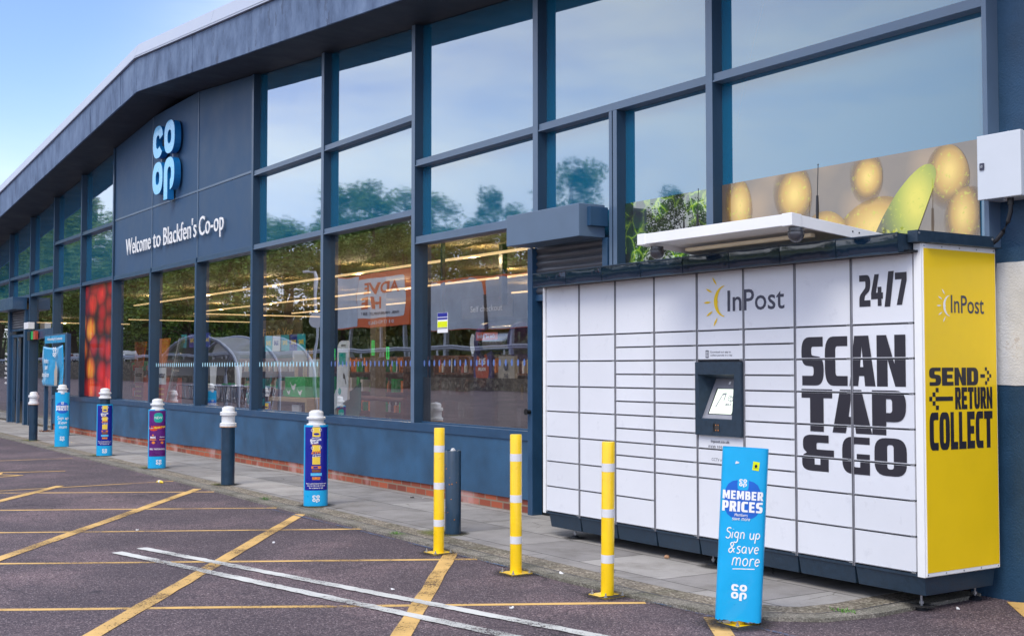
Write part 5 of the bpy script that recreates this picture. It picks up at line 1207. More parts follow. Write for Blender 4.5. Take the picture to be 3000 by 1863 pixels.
# shelving runs with goods
def goods(x0, x1, y0, y1, label, cols, seed, zs=(.25, .62, .98, 1.34), top=1.62, par='dark_wood'):
    r = random.Random(seed); t = thing('shelf_unit', label, 'shelves', ((x0+x1)/2, (y0+y1)/2, 0))
    mb = MB()
    for z in zs: mb.box(x0, x1, y0, y1, z-.03, z)
    mb.box(x0, x0+.03, y0, y1, .005, top); mb.box(x1-.03, x1, y0, y1, .005, top); mb.box(x0+.031, x1-.031, (y0+y1)/2-.01, (y0+y1)/2+.01, .005, top); mb.build('shelf_frame', par, t)
    for ci, c in enumerate(cols):
        mb = MB()
        for z in zs:
            x = x0+.05+ci*.09
            while x < x1-.1:
                w_ = r.uniform(.05, .13); h = r.uniform(.12, .27)
                if r.random() < .55:
                    if r.random() < .5: mb.lathe([(w_*.36, z+.001), (w_*.36, z+h*.7), (w_*.16, z+h*.85), (w_*.16, z+h)], x+w_/2, y0+.08, 8)
                    else: mb.box(x, x+w_*.9, y0+.02, y0+.2, z+.001, z+h)
                x += w_+.02+.09*(len(cols)-1)*r.random()
        mb.build('goods_row', c, t)
    return t
goods(-4.9, -2.9, 2.6, 3.1, 'dark shelves of bottles and packets seen through the left of the frosted window', ['print_red', 'print_yellow', 'paper'], 1)
goods(-8.2, -5.4, 3.4, 3.9, 'dark shelves of red and orange packets behind the leaflet stand', ['machine_red', 'print_orange', 'paper', 'print_brown'], 2)
goods(-2.6, .4, 3.0, 3.5, 'shelves of amber bottles and yellow boxes behind the prize machine', ['print_brown', 'print_orange', 'sticker_yellow'], 3)
goods(-12.6, -9.6, 3.6, 4.1, 'shelves of green and white goods behind the trolley window', ['green_plastic', 'paper', 'print_orange'], 4)
goods(-16.5, -13.4, 3.2, 3.7, 'shelves of mixed goods in the middle of the shop behind the red cleaning machines', ['print_brown', 'paper', 'teal_paper'], 5)
goods(-25.5, -23.2, 3.4, 4.0, 'chilled shelves visible through the open shop entrance', ['green_plastic', 'print_red', 'paper'], 6)
# leaflet stand and green banner in the bay behind the nearest covered bollard
ls = thing('leaflet_stand', 'tall white leaflet stand with small drawings, left of the queue rail', 'display stand', (-4.62, .55, 0))
FL = frame((0, .55, 0), (1, 0, 0), (0, 0, 1))
MB().extrude(rpoly([(-4.86, 1.25), (-4.50, 1.25), (-4.50, 1.98, .05), (-4.84, 1.98, .15)]), FL, 0, .02).build('stand_head', 'paper', ls); MB().extrude([(-5.02, .02), (-4.90, .02), (-4.90, .95), (-4.50, 1.10), (-4.50, 1.249), (-4.86, 1.249), (-5.02, 1.0)], FL, 0, .03).build('stand_body', 'paper', ls)
mb = MB(); mb.decal(*tess([rect(-4.79, -4.58, 1.62, 1.80)]), FL, .022); mb.decal(*tess([ell(-4.74, 1.22, .05, .05, 0, 9, 9)]), FL, .032); mb.build('stand_print', 'print_teal', ls, fix=False)
mb = MB(); mb.decal(*fit(text2d('spring', .02), -4.72, -4.58, 1.88, 1.93), FL, .022); mb.decal(*tess([[(-4.66, 1.47), (-4.63, 1.50), (-4.60, 1.46), (-4.56, 1.33), (-4.58, 1.33), (-4.61, 1.41), (-4.65, 1.41)]]), FL, .022); mb.build('stand_print', 'ink', ls, fix=False)
gb = thing('floor_banner', 'dark green curved floor banner inside the window beside the leaflet stand', 'banner', (-4.5, .7, 0))
FG = frame((0, .7, 0), (1, 0, 0), (0, 0, 1)); MB().extrude([(-4.82, .05), (-4.35, .05), (-4.25, .35), (-4.40, .58), (-4.22, .85), (-4.22, 1.22), (-4.62, 1.05), (-4.86, .80), (-4.92, .45)], FG, 0, .02).build('panel', 'dark_green', gb)
mb = MB()
for k, z in enumerate((.62, .55, .40, .32, .24)): mb.decal(*fit(text2d(('more for members', 'in every shop', 'save today', 'with us', 'thank you')[k]), -4.80, -4.50, z, z+.035), FG, .022)
mb.build('panel_print', 'beige_board', gb, fix=False)
qr = thing('queue_rail', 'dark wooden queue rail on posts inside the window right of the leaflet stand', 'rail', (-3.8, 1.4, 0))
mb = MB(); mb.tube([(-4.6, 1.4, .98), (-2.9, 1.7, .95)], .035, 10); mb.build('hand_rail', 'dark_wood', qr)
for x in (-4.5, -3.0): MB().box(x-.03, x+.03, 1.42+(x+4.6)*.17, 1.48+(x+4.6)*.17, .005, .96).build('rail_post', 'dark_wood', qr)
cl = thing('column', 'pale square column inside the shop with green lit frames near the leaflet stand', 'column', (-4.4, 3.0, 0)); I((-4.62, -4.42, 3.0, 3.2, .005, 3.05), 'shaft', 'interior_wall', cl)
for x, y, z0, z1 in ((-6.88, 1.6, 1.60, 1.82), (-6.41, 1.6, 1.54, 1.72), (-6.10, .6, 1.52, 1.68)):
    t = MB(); t.extrude(rect(x, x+.07, z0, z1), frame((0, y, 0), (1, 0, 0), (0, 0, 1)), 0, .01, holes=[rect(x+.01, x+.06, z0+.01, z1-.01)])
    tag(t.build('lit_tag', 'neon_green'), {-6.88: 'thin green glowing rectangle on the column, largest of three behind the leaflet window', -6.41: 'thin green glowing rectangle right of the column behind the leaflet window', -6.10: 'thin green glowing rectangle at the left edge of the leaflet window'}[x], 'light', 'green lit tags inside the window')
bs = thing('basket_stack', 'stacks of bright green shopping baskets standing inside the leaflet window', 'baskets', (-3.35, .9, 0))
for x, h_ in ((-3.55, .62), (-3.28, .66)):
    mb = MB(); z = .01
    while z < h_: mb.hexa([(x-.09, .8, z), (x+.09, .8, z), (x+.09, 1.05, z), (x-.09, 1.05, z), (x-.11, .78, z+.045), (x+.11, .78, z+.045), (x+.11, 1.07, z+.045), (x-.11, 1.07, z+.045)]); z += .06
    mb.build('baskets', 'green_plastic', bs)
# green stand with white birds, wooden unit
gs = thing('bird_display', 'bright green display box printed with white birds above a wooden rack', 'display stand', (-6.35, .8, .6))
I((-6.75, -6.0, .75, 1.0, .98, 1.28), 'box', 'green_plastic', gs); FD = frame((0, .748, 0), (1, 0, 0), (0, 0, 1)); mb = MB()
for x, z, s_ in ((-6.42, 1.12, .13), (-6.6, 1.04, .09), (-6.18, 1.04, .10)): mb.decal(*tess([[(x-s_*1.1, z+.75*s_), (x-.95*s_, z+.62*s_), (x-.45*s_, z+.25*s_), (x+.1*s_, z+.22*s_), (x+.42*s_, z+.45*s_), (x+.62*s_, z+.42*s_), (x+.85*s_, z+.28*s_), (x+.6*s_, z+.2*s_), (x+.5*s_, z-.08*s_), (x+.22*s_, z-.28*s_), (x+.15*s_, z-.6*s_), (x+.08*s_, z-.3*s_), (x-.3*s_, z-.22*s_), (x-.65*s_, z+.15*s_)]]), FD, .002)
mb.build('bird_print', 'print_white', gs, fix=False)
wr = thing('wooden_rack', 'low pale wooden rack holding grey crates inside the window under the bird display', 'rack', (-6.3, .6, 0))
mb = MB(); mb.box(-6.95, -5.72, .45, .95, .985-.06, .975); mb.box(-6.95, -6.90, .45, .95, .005, .924); mb.box(-5.77, -5.72, .45, .95, .005, .924); mb.build('rack_frame', 'wood', wr); I((-6.89, -5.78, .88, .94, .01, .92), 'back_panel', 'interior_dark', wr)
mb = MB()
for k in range(7): mb.box(-6.28+k*.035, -6.265+k*.035, .50, .54, .3, .88)
mb.build('crate_bars', 'paper', wr)
for k, (x, m_) in enumerate(((-6.9, 'wood'), (-6.62, 'wood'), (-6.45, 'wood'))): pass
sfs = sc = thing('shelf_frame_stand', 'pale wooden shelf frame with posters standing behind the trolley shelter window', 'rack', (-7.0, 1.4, 0))
mb = MB(); [mb.box(x, x+.05, 1.38, 1.43, .005, 1.72) for x in (-7.35, -7.0, -6.78)]; mb.box(-7.35, -6.73, 1.37, 1.44, 1.2, 1.24); mb.box(-7.35, -6.73, 1.37, 1.44, .7, .74); mb.build('uprights', 'wood', sc); I((-7.30, -6.80, 1.33, 1.36, 1.50, 1.70), 'notice', 'beige_board', sc); I((-6.35, -6.0, 1.2, 1.22, 1.22, 1.55), 'white_poster', 'paper', sc)
# red cleaning machines in the two left windows
def redm(x, y, label, s_):
    t = thing('cleaner_stand', label, 'display stand', (x, y, 0)); I((x-.32, x+.32, y, y+.3, .005, 1.22), 'cabinet', 'machine_red', t, bevel=.01); I((x-.30, x+.30, y-.01, y-.001, 1.10, 1.42), 'name_panel', 'paper', t)
    MB().extrude([(x-.35, 1.45), (x+.20, 1.45), (x+.46, 1.98), (x-.35, 1.98)], frame((0, y, 0), (1, 0, 0), (0, 0, 1)), -.03, 0).build('header_card', 'print_orange', t)
    fr_ = frame((0, y-.012, 0), (1, 0, 0), (0, 0, 1)); mb = MB(); mb.decal(*fit(text2d('doctor', .05), x-.24, x+.26, 1.22, 1.34), fr_, .002); mb.build('name_print', 'ink', t, fix=False)
    mb = MB()
    for k, z in enumerate((.98, .88, .78, .68, .5, .42, .34)): mb.decal(*fit(text2d(('Clean your own', 'upholstery', 'professional', 'everytime', 'easy to use', 'convenient', 'great value')[k], .02), x-.24, x+.22, z, z+.06), fr_, .002)
    mb.build('panel_print', 'print_yellow', t, fix=False); return t
rm1 = redm(-12.55, .7, 'red cleaning machine hire cabinet with an orange header card at a window edge', 0); rm2 = redm(-14.3, 1.2, 'red cleaning machine hire cabinet farther left behind the window beside the apple picture', 1)
# leaning clear screens, bunting, hanging sign
csn = sc = thing('clear_screen', 'tall clear plastic screen leaning inside the window right of the red machine', 'screen', (-11.3, .5, 0))
mb = MB(); mb.hexa([(-11.55, .40, .82), (-11.2, .42, .82), (-11.2, .43, .82), (-11.55, .41, .82), (-11.45, .55, 1.98), (-11.05, .57, 1.98), (-11.05, .58, 1.98), (-11.45, .56, 1.98)]); mb.build('sheet', 'polycarbonate', sc)
mb = MB(); mb.tube([(-11.5, .39, .82), (-11.27, .54, 1.95)], .012, 6); mb.build('edge_strip', 'print_white', sc)
for k, (x, m_) in enumerate(((-12.50, 'teal_paper'), (-12.05, 'print_navy'), (-11.24, 'print_navy'), (-8.47, 'teal_paper'), (-8.16, 'paper'), (-7.82, 'teal_paper'), (-7.50, 'print_navy'), (-7.22, 'teal_paper'))):
    fr_ = frame((x, .62, 1.90 if x < -11 else 1.79), (1, .05, 0), (.06*(-1)**k, 0, 1)); t = MB(); t.extrude(rect(-.13, .13, -.12, .12), fr_, 0, .006); o = t.build('hanging_flag', m_)
    tag(o, ['teal square offer flag, leftmost in the clear screen window', 'navy square offer flag beside the leftmost teal flag', 'navy square offer flag at the left edge of the arched shelter window', 'teal square offer flag, first under the arch in the birds window', 'white square offer flag with a trolley drawing under the arch', 'teal square offer flag right of the white trolley flag', 'navy square offer flag hanging behind the arch', 'teal square offer flag, rightmost in the birds window'][k], 'flag', 'square offer flags strung inside the windows')
    mb = MB(); mb.decal(*fit(text2d('SAVE' if k != 4 else 'SALE', .05), -.08, .08, -.03, .04), fr_, .008); mb.build('flag_print', 'print_yellow' if k != 4 else 'print_navy', o, fix=False)
fv = thing('hanging_sign', 'dark hanging aisle sign reading Fruit and Veg in pale yellow letters', 'sign', (-8.6, 5.2, 2.2)); I((-20.6, -17.8, 5.24, 5.27, 1.95, 2.62), 'sign_board', 'interior_dark', fv)
MB().decal(*fit(text2d('Fruit & Veg', .01), -20.2, -18.3, 2.16, 2.40), frame((0, 5.235, 0), (1, 0, 0), (0, 0, 1)), .001).build('sign_text', 'wood', fv, fix=False)
sk = thing('hanging_sign', 'dark hanging sign reading Self checkout seen through the frosted bay', 'sign', (-3, 4.2, 2.2)); I((-8.7, -7.1, 4.24, 4.27, 2.25, 2.6), 'sign_board', 'interior_dark', sk)
MB().decal(*fit(text2d('Self checkout', 0), -8.4, -7.4, 2.36, 2.46), frame((0, 4.235, 0), (1, 0, 0), (0, 0, 1)), .001).build('sign_text', 'paper', sk, fix=False)
hp = thing('hanging_pole', 'thin black pole hanging from the ceiling behind the small window notice', 'pole', (-2.15, .5, 3)); I((-2.30, -2.26, .5, .54, 2.05, 3.05), 'pole_shaft', 'black', hp)
dp = thing('hanging_pole', 'thicker black pole hanging from the ceiling near the shutter side of the frosted bay', 'pole', (-1.3, 1.5, 3)); I((-2.0, -1.92, 2.1, 2.18, 2.25, 3.05), 'pole_shaft', 'black', dp)
for x, lab in ((-10.62, 'white price sheet, left of two hanging in the arched shelter window'), (-9.46, 'white price sheet, right of two hanging in the arched shelter window')): tag(MB().hexa([(x-.13, .5, 1.12), (x+.13, .5, 1.12), (x+.13, .505, 1.12), (x-.13, .505, 1.12), (x-.15, .5, 1.45), (x+.18, .5, 1.47), (x+.18, .505, 1.47), (x-.15, .505, 1.45)]).build('price_sheet', 'paper'), lab, 'notice', 'white sheets hanging inside')
tk = thing('till_counter', 'low grey till counter behind the windows with small green items', 'counter', (-8.9, 1.5, 0)); I((-9.9, -7.9, 1.4, 1.9, .005, .95), 'counter_body', 'interior_wall', tk)
mb = MB()
for k in range(14): x = -9.8+k*.14; mb.box(x, x+.08, 1.42, 1.55, .951, 1.02+.08*rnd.random())
mb.build('small_goods', 'green_plastic', tk)
# entrance glass lettering far left
mb = MB()
for k in range(7): mb.decal(*fit(text2d(('Open', 'Mon to Sun', '7am', 'to', '10pm', 'every', 'day')[k], .02), -25.75, -25.1, 1.75-.13*k, 1.83-.13*k), frame((0, GY-.004, 0), (1, 0, 0), (0, 0, 1)), 0)
tag(mb.build('window_lettering', 'print_white', fix=False), 'small white opening times lettering on the glass left of the entrance', 'lettering')

for o_, dx, sx_, sz_ in ((km, -1.08, 1, 1), (ls, -.97, 1, .9), (gb, -1.2, 1, 1), (qr, -2.9, .7, 1), (cl, -5.1, 1, 1), (bs, -1.35, 1, 1), (gs, -1.38, 1, 1), (wr, -1.0, 1.13, 1), (sfs, -1.9, 1, 1), (rm1, -1.5, 1, 1), (rm2, -2.9, 1, 1), (csn, -1.25, 1, 1), (hp, -.66, 1, 1), (dp, -2.18, 1, 1)):
    o_.location.x += dx; o_.scale = (sx_, 1, sz_)

# ------------------------------------------------------------ across the car park (seen mirrored in the glass)
RY = -33
tag(MB().box(-500, 60, RY-.6, RY, -.4, 2.2).build('stone_wall', 'stone_wall'), 'long rubble stone retaining wall across the car park, mirrored in the lower windows', 'wall')
sheet('upper_road', [(-500, RY-13), (60, RY-13), (60, RY-.6), (-500, RY-.6)], 2.15, 'far_road')
hb = lambda x: (11+2*math.sin(x/8))*min(1, max(.25, (-50-x)/30+.25))
mb = MB(); n = 70
for i in range(n):
    a, b_ = -500+8*i, -492+8*i; mb.quad((a, RY-13, 2.1), (b_, RY-13, 2.1), (b_, RY-60, hb(b_)), (a, RY-60, hb(a)))
tag(mb.build('bank', 'bank_green', fix=False), kind='structure')
gr = thing('guard_rail', 'galvanised crash barrier along the raised road, mirrored in the windows', 'crash barrier', (-80, RY-1.2, 2.2))
mb = MB(); prof = [(-1.15, 2.45), (-1.08, 2.52), (-1.15, 2.60), (-1.08, 2.68), (-1.15, 2.76)]
vs = [(x, RY+y, z+.12) for x in (-500, 60) for y, z in prof]; mb.add(vs, [(j, j+1, j+6, j+5) for j in range(4)]); mb.build('rail', 'guard_steel', gr, fix=False)
mb = MB()
for k in range(80): mb.box(-258+4*k, -257.9+4*k, RY-1.3, RY-1.2, 2.15, 2.82)
tag(mb.build('rail_posts', 'guard_steel', gr), kind='stuff')
# advertising hoardings
def FBk(yy): return frame((0, yy, 0), (-1, 0, 0), (0, 0, 1))     # faces the shop (+Y): u runs to -x
BY = -44.8
bb = thing('hoarding', 'orange framed advertising hoarding with half peeled paper, mirrored right of the birds window', 'billboard', (-92.7, BY, 4))
MB().box(-100.1, -85.2, BY-.4, BY, 5.2, 10.2).build('backing', 'bb_orange', bb); f_ = FBk(BY+.01)
MB().decal(*tess([rect(95.6, 100.0, 5.3, 10.1)]), f_, .02).build('peeled_paper', 'bb_paper', bb, fix=False); MB().decal(*tess([rpoly([(86.2, 6.1, .3), (95.6, 6.1), (95.6, 9.75), (86.2, 9.75, .3)])]), f_, .01).build('white_panel', 'bb_white', bb, fix=False)
mb = MB(); mb.decal(*fit(text2d('ADVE', .03), 87.2, 94.4, 8.25, 9.35), f_, .03); mb.decal(*fit(text2d('HE', .03), 90.9, 94.8, 6.95, 8.0), f_, .03); mb.build('hoarding_text', 'bb_orange', bb, fix=False)
mb = MB(); mb.decal(*fit(text2d('OVER 100,000 PEOPLE SEE T', .02), 87.4, 94.8, 6.35, 6.65), f_, .03); mb.build('hoarding_text', 'ink_grey', bb, fix=False); mb = MB(); mb.decal(*fit(text2d('0117 953 6363', .02), 88.6, 93.4, 5.50, 5.85), f_, .03); mb.build('hoarding_text', 'print_white', bb, fix=False)
for x in (-98, -92, -87): MB().box(x-.15, x+.15, BY-.7, BY-.41, 2.1, 9.5).build('leg', 'guard_steel', bb)
bb = thing('hoarding', 'long torn grey paper hoarding with orange scraps, mirrored in the frosted bay window', 'billboard', (-74, BY, 4))
MB().box(-82.0, -64.0, BY-.4, BY, 4.5, 8.7).build('backing', 'bb_orange', bb); rr_ = random.Random(3)
tp = [(64.1+.45*k, 8.66-.22*rr_.random()) for k in range(40)]; MB().decal(*tess([[(64.05, 4.55), (81.95, 4.55)]+[(min(u, 81.9), v) for u, v in reversed(tp)]]), f_, .02).build('peeled_paper', 'bb_paper', bb, fix=False)
MB().decal(*tess([[(72.4, 8.65), (74.6, 8.65), (73.3, 8.2), (73.2, 7.2), (72.9, 7.2), (72.8, 8.2)]]), f_, .04).build('torn_strip', 'bb_orange', bb, fix=False); MB().box(-73.2, -72.9, BY+.05, BY+.1, 4.5, 7.2).build('leg', 'ink', bb)
MB().box(-74.4, -71.3, BY+.05, BY+.15, 3.7, 4.3).build('nameplate', 'bb_orange', bb); MB().decal(*fit(text2d('Out of Hand', .03), 71.6, 74.1, 3.85, 4.15), f_, .2).build('nameplate_text', 'print_white', bb, fix=False)
for x in (-80, -70, -66): MB().box(x-.15, x+.15, BY-.7, BY-.41, 2.1, 8.2).build('leg', 'guard_steel', bb)
# lamp post and parking sign across the way
lp = thing('street_lamp', 'grey lamp post with a curved arm, mirrored above the arch in the birds window', 'street lamp', (-50.1, -19.9, 0))
mb = MB(); mb.tube([(-50.1, -19.9, 0), (-50.1, -19.9, 6.2), (-50.3, -19.9, 6.5), (-51.2, -19.9, 6.6)], [.09, .06, .05, .04], 12); mb.build('pole', 'guard_steel', lp); MB().box(-51.7, -51.1, -20.0, -19.8, 6.55, 6.68).build('lantern', 'paper', lp, bevel=.02)
MB().extrude(ell(49.9, 3.9, .75, .42, 0, 9, 99), FBk(-19.8), 0, .03).build('oval_sign', 'paper', lp)
# trolley shelter
ts = thing('trolley_shelter', 'arched clear plastic trolley shelter in the car park, mirrored in the two middle windows', 'shelter', (-20.6, -6.8, 0))
for y in (-3.4, -4.4, -5.3):
    mb = MB(); pts = [(-23.6, y, AZ), (-23.6, y, 1.2)]+[(-20.6-3.0*math.cos(R(a)), y, 1.2+1.0*math.sin(R(a))) for a in range(10, 171, 10)]+[(-17.6, y, 1.2), (-17.6, y, AZ)]
    mb.tube(pts, .045, 8); mb.build('hoop', 'capping', ts)
mb = MB(); n = 20; vs = [(-20.6-3.0*math.cos(math.pi*i/n), y, 1.2+1.0*math.sin(math.pi*i/n)) for y in (-3.4, -5.3) for i in range(n+1)]; mb.add(vs, [(i, i+1, i+n+2, i+n+1) for i in range(n)], 0, True); mb.build('roof_sheet', 'shelter_sheet', ts, fix=False)
tr0 = thing('shopping_trolley', 'chrome wire shopping trolley parked under the arched shelter', 'trolley', (0, 0, 0), group='trolleys under the arched shelter', world=False)
mb = MB(); Bk = [(-.25, -.4, .55), (.25, -.4, .55), (.22, .4, .65), (-.22, .4, .65)]; Tk = [(-.28, -.45, .98), (.28, -.45, .98), (.25, .45, .98), (-.25, .45, .98)]
for r_ in (Bk, Tk):
    for i in range(4): mb.tube([r_[i], r_[(i+1) % 4]], .012, 5)
for i in range(4):
    for k in range(7): f0 = k/6; a = Vector(Bk[i]).lerp(Vector(Bk[(i+1) % 4]), f0); b_ = Vector(Tk[i]).lerp(Vector(Tk[(i+1) % 4]), f0); mb.tube([a, b_], .006, 4)
mb.build('basket', 'chrome', tr0); mb = MB(); mb.tube([(-.25, .4, .12), (-.25, -.35, .2), (-.26, -.48, 1.0)], .014, 6); mb.tube([(.25, .4, .12), (.25, -.35, .2), (.26, -.48, 1.0)], .014, 6); mb.build('chassis', 'chrome', tr0); mb = MB(); mb.tube([(-.27, -.5, 1.0), (.27, -.5, 1.0)], .02, 8); mb.build('handle', 'green_plastic', tr0)
for x, y in ((-.25, .38), (.25, .38), (-.25, -.33), (.25, -.33)): mb = MB(); mb.tube([(x-.015, y, .06), (x+.015, y, .06)], .06, 12); mb.build('wheel', 'rubber', tr0)
tr0.location = (-22.6, -4.0, AZ); tr0['label'] = 'chrome wire shopping trolley under the arched shelter, leftmost row'
for k, (x, y) in enumerate(((-22.6, -4.6), (-21.4, -4.0), (-21.4, -4.6), (-20.0, -4.0), (-20.0, -4.6), (-18.7, -4.2))): dup(tr0, (x, y, AZ), .05*k, ['second wire trolley nested in the leftmost row under the shelter', 'front wire trolley of the second row under the shelter', 'rear wire trolley of the second row under the shelter', 'front wire trolley of the third row under the shelter', 'rear wire trolley of the third row under the shelter', 'single wire trolley by the right hoop of the shelter'][k])
# cars on the raised road
def car(name_l, mat, loc, van=False):
    t = thing('parked_car' if not van else 'parked_van', name_l, 'car' if not van else 'van', loc, 0, world=False)
    H_ = 1.45 if not van else 1.9
    prof = [(-2.1, .35), (-2.15, .7), (-2.0, .92), (-1.2, 1.0), (-.55, H_), (1.1, H_), (1.75, 1.05), (2.1, .95), (2.15, .4)] if not van else [(-2.4, .35), (-2.45, .9), (-1.9, 1.15), (-1.3, H_), (2.3, H_), (2.4, .9), (2.4, .35)]
    MB().extrude(prof, frame((0, .85, 0), (1, 0, 0), (0, 0, 1)), 0, 1.7).build('body', mat, t, bevel=.05)
    for s_ in (-1, 1):
        gl = [(-1.0, 1.03), (-.5, H_-.08), (1.05, H_-.08), (1.55, 1.05)] if not van else [(-1.7, 1.2), (-1.25, H_-.12), (1.9, H_-.12), (1.9, 1.2)]
        MB().extrude(gl, frame((0, .86 if s_ > 0 else -.855, 0), (1, 0, 0), (0, 0, 1)), 0, .006).build('side_window', 'car_glass', t)
        for x in (-1.35, 1.35): mb = MB(); mb.tube([(x, s_*.70, .33), (x, s_*.88, .33)], .33, 18); w_ = mb.build('wheel', 'rubber', t); mb = MB(); mb.tube([(x, s_*.881, .33), (x, s_*.89, .33)], .2, 14); mb.build('rim', 'chrome', w_)
    return t
car('white and blue car on the raised road, mirrored left of the red machines', 'car_white', (-147.5, -38, 2.15)); car('dark navy van on the raised road, mirrored above the arched shelter', 'car_navy', (-112, -38, 2.15), True); car('bright red car on the raised road, mirrored beside the entrance', 'car_red', (-190, -38, 2.15)); car('white car behind the bright red car on the raised road', 'car_white', (-184, -40.5, 2.15))
# trees on the bank: tapered trunk, limbs, leaf clusters
def tree_proto(seed, hh, rr, name='tree'):
    r = random.Random(seed); t = thing(name, None, 'tree', (0, 0, 0), world=False)
    mb = MB(); mb.tube([(0, 0, -1), (.1, 0, hh*.35), (.0, .2, hh*.75)], [.35, .24, .08], 8)
    cl = []
    for k in range(26):
        a = r.uniform(0, 6.28); z = hh*r.uniform(.22, .98); w_ = rr*math.sin(min(1, .25+(1-(z/hh))*1.5)*math.pi/2)*r.uniform(.35, 1); c = Vector((w_*math.cos(a), w_*math.sin(a), z)); cl.append((c, r.uniform(.9, 1.9)))
        if k < 9: mb.tube([(0, 0, z*.55), tuple(c*.6+Vector((0, 0, z*.15))), tuple(c)], [.10, .06, .02], 5)
    mb.build('trunk', 'bark', t); mb = MB()
    for c, s_ in cl:
        for k in range(210):
            d = Vector((r.gauss(0, 1), r.gauss(0, 1), r.gauss(0, .8))); d = d.normalized()*s_*r.random()**.4; p = c+d; q = r.uniform(.09, .20)
            e1 = Vector((r.gauss(0, 1), r.gauss(0, 1), r.gauss(0, 1))).normalized()*q; e2 = e1.cross(Vector((r.gauss(0, 1), r.gauss(0, 1), r.gauss(0, 1)))).normalized()*q*.8
            mb.add([p-e1, p+e2, p+e1, p-e2], [(0, 1, 2, 3)])
    mb.build('crown', 'foliage', t, fix=False); return t
protos = [tree_proto(11, 13, 4.6), tree_proto(12, 11, 5.2), tree_proto(13, 15, 4.0)]
TL = 'leafy tree on the bank behind the hoardings, mirrored in the windows'
used = set(); k = 0
for x in [-400+16*i for i in range(11)]+[-215+7.4*i for i in range(32)]:
    near = x < -118
    for row, (y, zb) in enumerate(((-49-RY*0, 5.0), (-57, 8.0))):
        if near and row == 0: y, zb = -41.5+rnd.uniform(-1, 1), 1.5
        xx = x+rnd.uniform(-2, 2)+(3 if row else 0); yy = y+rnd.uniform(-2, 2); s_ = rnd.uniform(.80, 1.12)*(.86 if x < -92 else .80 if x < -78 else .66)
        if near: s_ *= 1.75 if x < -160 else 1.3
        if x > -66: continue
        j = k % 3; p = protos[j]
        if j not in used: used.add(j); o = p; o.location = (xx, yy, zb); o['label'] = TL; o['group'] = 'trees on the bank across the road'
        else: o = dup(p, (xx, yy, zb), rnd.uniform(0, 6), TL, 'trees on the bank across the road')
        if x < -216: s_ *= 1.5
        o.scale = (s_*1.1, s_*1.1, s_); k += 1
# undergrowth on the bank
mb = MB(); r = random.Random(5)
for k in range(16000):
    x = r.uniform(-230, -62); f0 = r.random()**1.3; y = RY-12.5-38*f0; z = 2.2+9*f0+r.random()*3.2; q = r.uniform(.18, .45); p = Vector((x, y, z))
    e1 = Vector((r.gauss(0, 1), r.gauss(0, .4), r.gauss(0, 1))).normalized()*q; e2 = e1.cross(Vector((r.gauss(0, .3), 1, r.gauss(0, .3)))).normalized()*q; mb.add([p-e1, p+e2, p+e1, p-e2], [(0, 1, 2, 3)])
tag(mb.build('undergrowth', 'bank_green', fix=False), 'dense undergrowth covering the bank across the road', 'bushes', kind='stuff')

# ------------------------------------------------------------ moss, weeds, litter
for x, y, rx, ry in ((.30, -1.36, .34, .26), (-4.95, -1.40, .26, .18), (-15.8, -1.32, .4, .25), (-2.2, -1.45, .24, .16), (-10.8, -1.3, .4, .22), (-7.9, -1.38, .3, .2), (-13.5, -1.35, .35, .22)):
    mb = MB(); mb.quad((-1, -1, 0), (1, -1, 0), (1, 1, 0), (-1, 1, 0)); o = mb.build('moss', 'moss', fix=False); o.location = (x, y, .004); o.scale = (rx, ry, 1); o['kind'] = 'stuff'; o['label'] = 'thin green yellow moss staining the paving round a bollard foot'; o['category'] = 'moss'
def tuft(x, y, n, h, lab):
    mb = MB()
    for k in range(n):
        a = rnd.uniform(0, 6.28); r_ = rnd.uniform(0, .05); bx, by = x+r_*math.cos(a)*2, y+r_*math.sin(a); l = h*rnd.uniform(.5, 1); dx, dy = rnd.uniform(-.02, .02), rnd.uniform(-.02, .02)
        mb.add([(bx-.003, by, 0), (bx+.003, by, 0), (bx+dx+.002, by+dy, l), (bx+dx-.002, by+dy, l)], [(0, 1, 2, 3)])
    tag(mb.build('weed_tuft', 'weed', fix=False), lab, 'weeds', kind='stuff')
tuft(-3.05, -1.62, 60, .035, 'small bright green weed tuft on the kerb left of the nearest biscuit sleeve bollard'); tuft(.14, -1.72, 60, .022, 'low weed tuft in the kerb joint left of the leftmost yellow post'); tuft(4.52, -1.12, 50, .018, 'low green tuft at the corner of the kerb near the covered post')
def scrap(x, y, s_, mat, lab, cat='litter', z=AZ):
    mb = MB(); n = 7; pl = [(x+s_*rnd.uniform(.6, 1)*math.cos(k*6.28/n), y+s_*rnd.uniform(.4, .8)*math.sin(k*6.28/n)) for k in range(n)]
    mb.extrude(pl, lambda u, v, d: Vector((u, v, z+.003+d*(1+1.5*math.sin(u*90)))), 0, .005); return tag(mb.build('litter', mat), lab, cat)
wq = thing('sweet_wrapper', 'crumpled yellow and white sweet wrapper on the asphalt by the kerb', 'litter', (-5.75, -1.905, AZ))
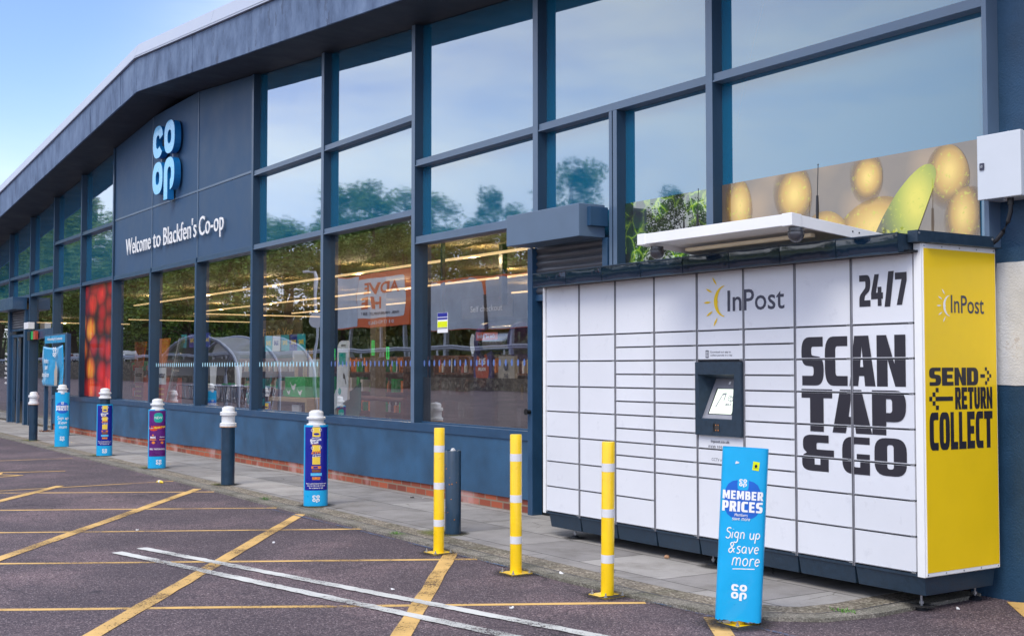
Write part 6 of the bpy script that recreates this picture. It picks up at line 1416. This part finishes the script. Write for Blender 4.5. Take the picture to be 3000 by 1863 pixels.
mb = MB(); mb.tube([(-5.86, -1.94, .0), (-5.80, -1.925, .012), (-5.70, -1.895, .012), (-5.64, -1.88, 0)], [.012, .03, .03, .012], 8, 0); mb.tube([(-5.775, -1.918, .014), (-5.73, -1.905, .014)], .032, 8, 1); mb.build('wrapper_body', ['print_yellow', 'litter_white'], wq); wq.scale = (.62, .62, .62)
for x, y, s_, l in ((-1.45, -3.45, .018, 'tiny white paper scrap on the asphalt inside the left hatching'), (2.35, -2.02-.9, .02, 'tiny white paper scrap between the white lines and the posts'), (3.30, -2.62, .022, 'small white shred on the asphalt right of the white lines'), (2.55, -1.72, .022, 'small white shred on the kerb between the yellow posts'), (-.05, -2.75, .014, 'tiny pale speck of litter on the asphalt near the hatch corner'), (4.78, -.42, .016, 'white pebble like scrap on the asphalt right of the lockers')): scrap(x, y, s_, 'litter_white', l, z=AZ if y < -1.8 or x > 4.6 else .0)
mb = MB(); mb.lathe([(.018, .001), (.022, .010), (.014, .022), (.0001, .026)], 2.42, -.66, 9); tag(mb.build('pebble', 'stone_bit'), 'small brown pebble on the paving under the lockers', 'stone')
for x, y, s_, l in ((-2.35, -.20, .03, 'dark dropped leaf by the brick plinth behind the leftmost yellow post'), (-2.25, -.12, .02, 'little crumpled scrap beside the dark leaf at the plinth')): scrap(x, y, s_, 'interior_dark' if s_ > .025 else 'litter_white', l, z=0)

for x, y, z, rx in ((1.156, -1.888, AZ+.0085, .19), (2.27, -1.908, AZ+.0085, .20), (3.289, -1.893, AZ+.0085, .20), (4.366, -1.82, AZ+.0085, .26), (-2.236, -1.392, .0052, .24), (-4.905, -1.344, .0052, .2), (-7.839, -1.3, .0052, .24), (.389, -1.305, .0052, .17), (-10.755, -1.25, .0052, .24), (1.19, -.6, .0052, .12), (2.92, -.6, .0052, .18), (4.66, -.6, .0052, .12)):  # contact shade mixed with dirt, painted as dark fading discs under the feet
    mb = MB(); mb.quad((-1, -1, 0), (1, -1, 0), (1, 1, 0), (-1, 1, 0)); o = mb.build('shade_grime_ring', 'shade_grime', fix=False); o.location = (x, y, z); o.scale = (rx, rx, 1); o['kind'] = 'stuff'; o['label'] = 'dark contact shade and dirt painted on the ground round a post foot'; o['category'] = 'shade_grime'
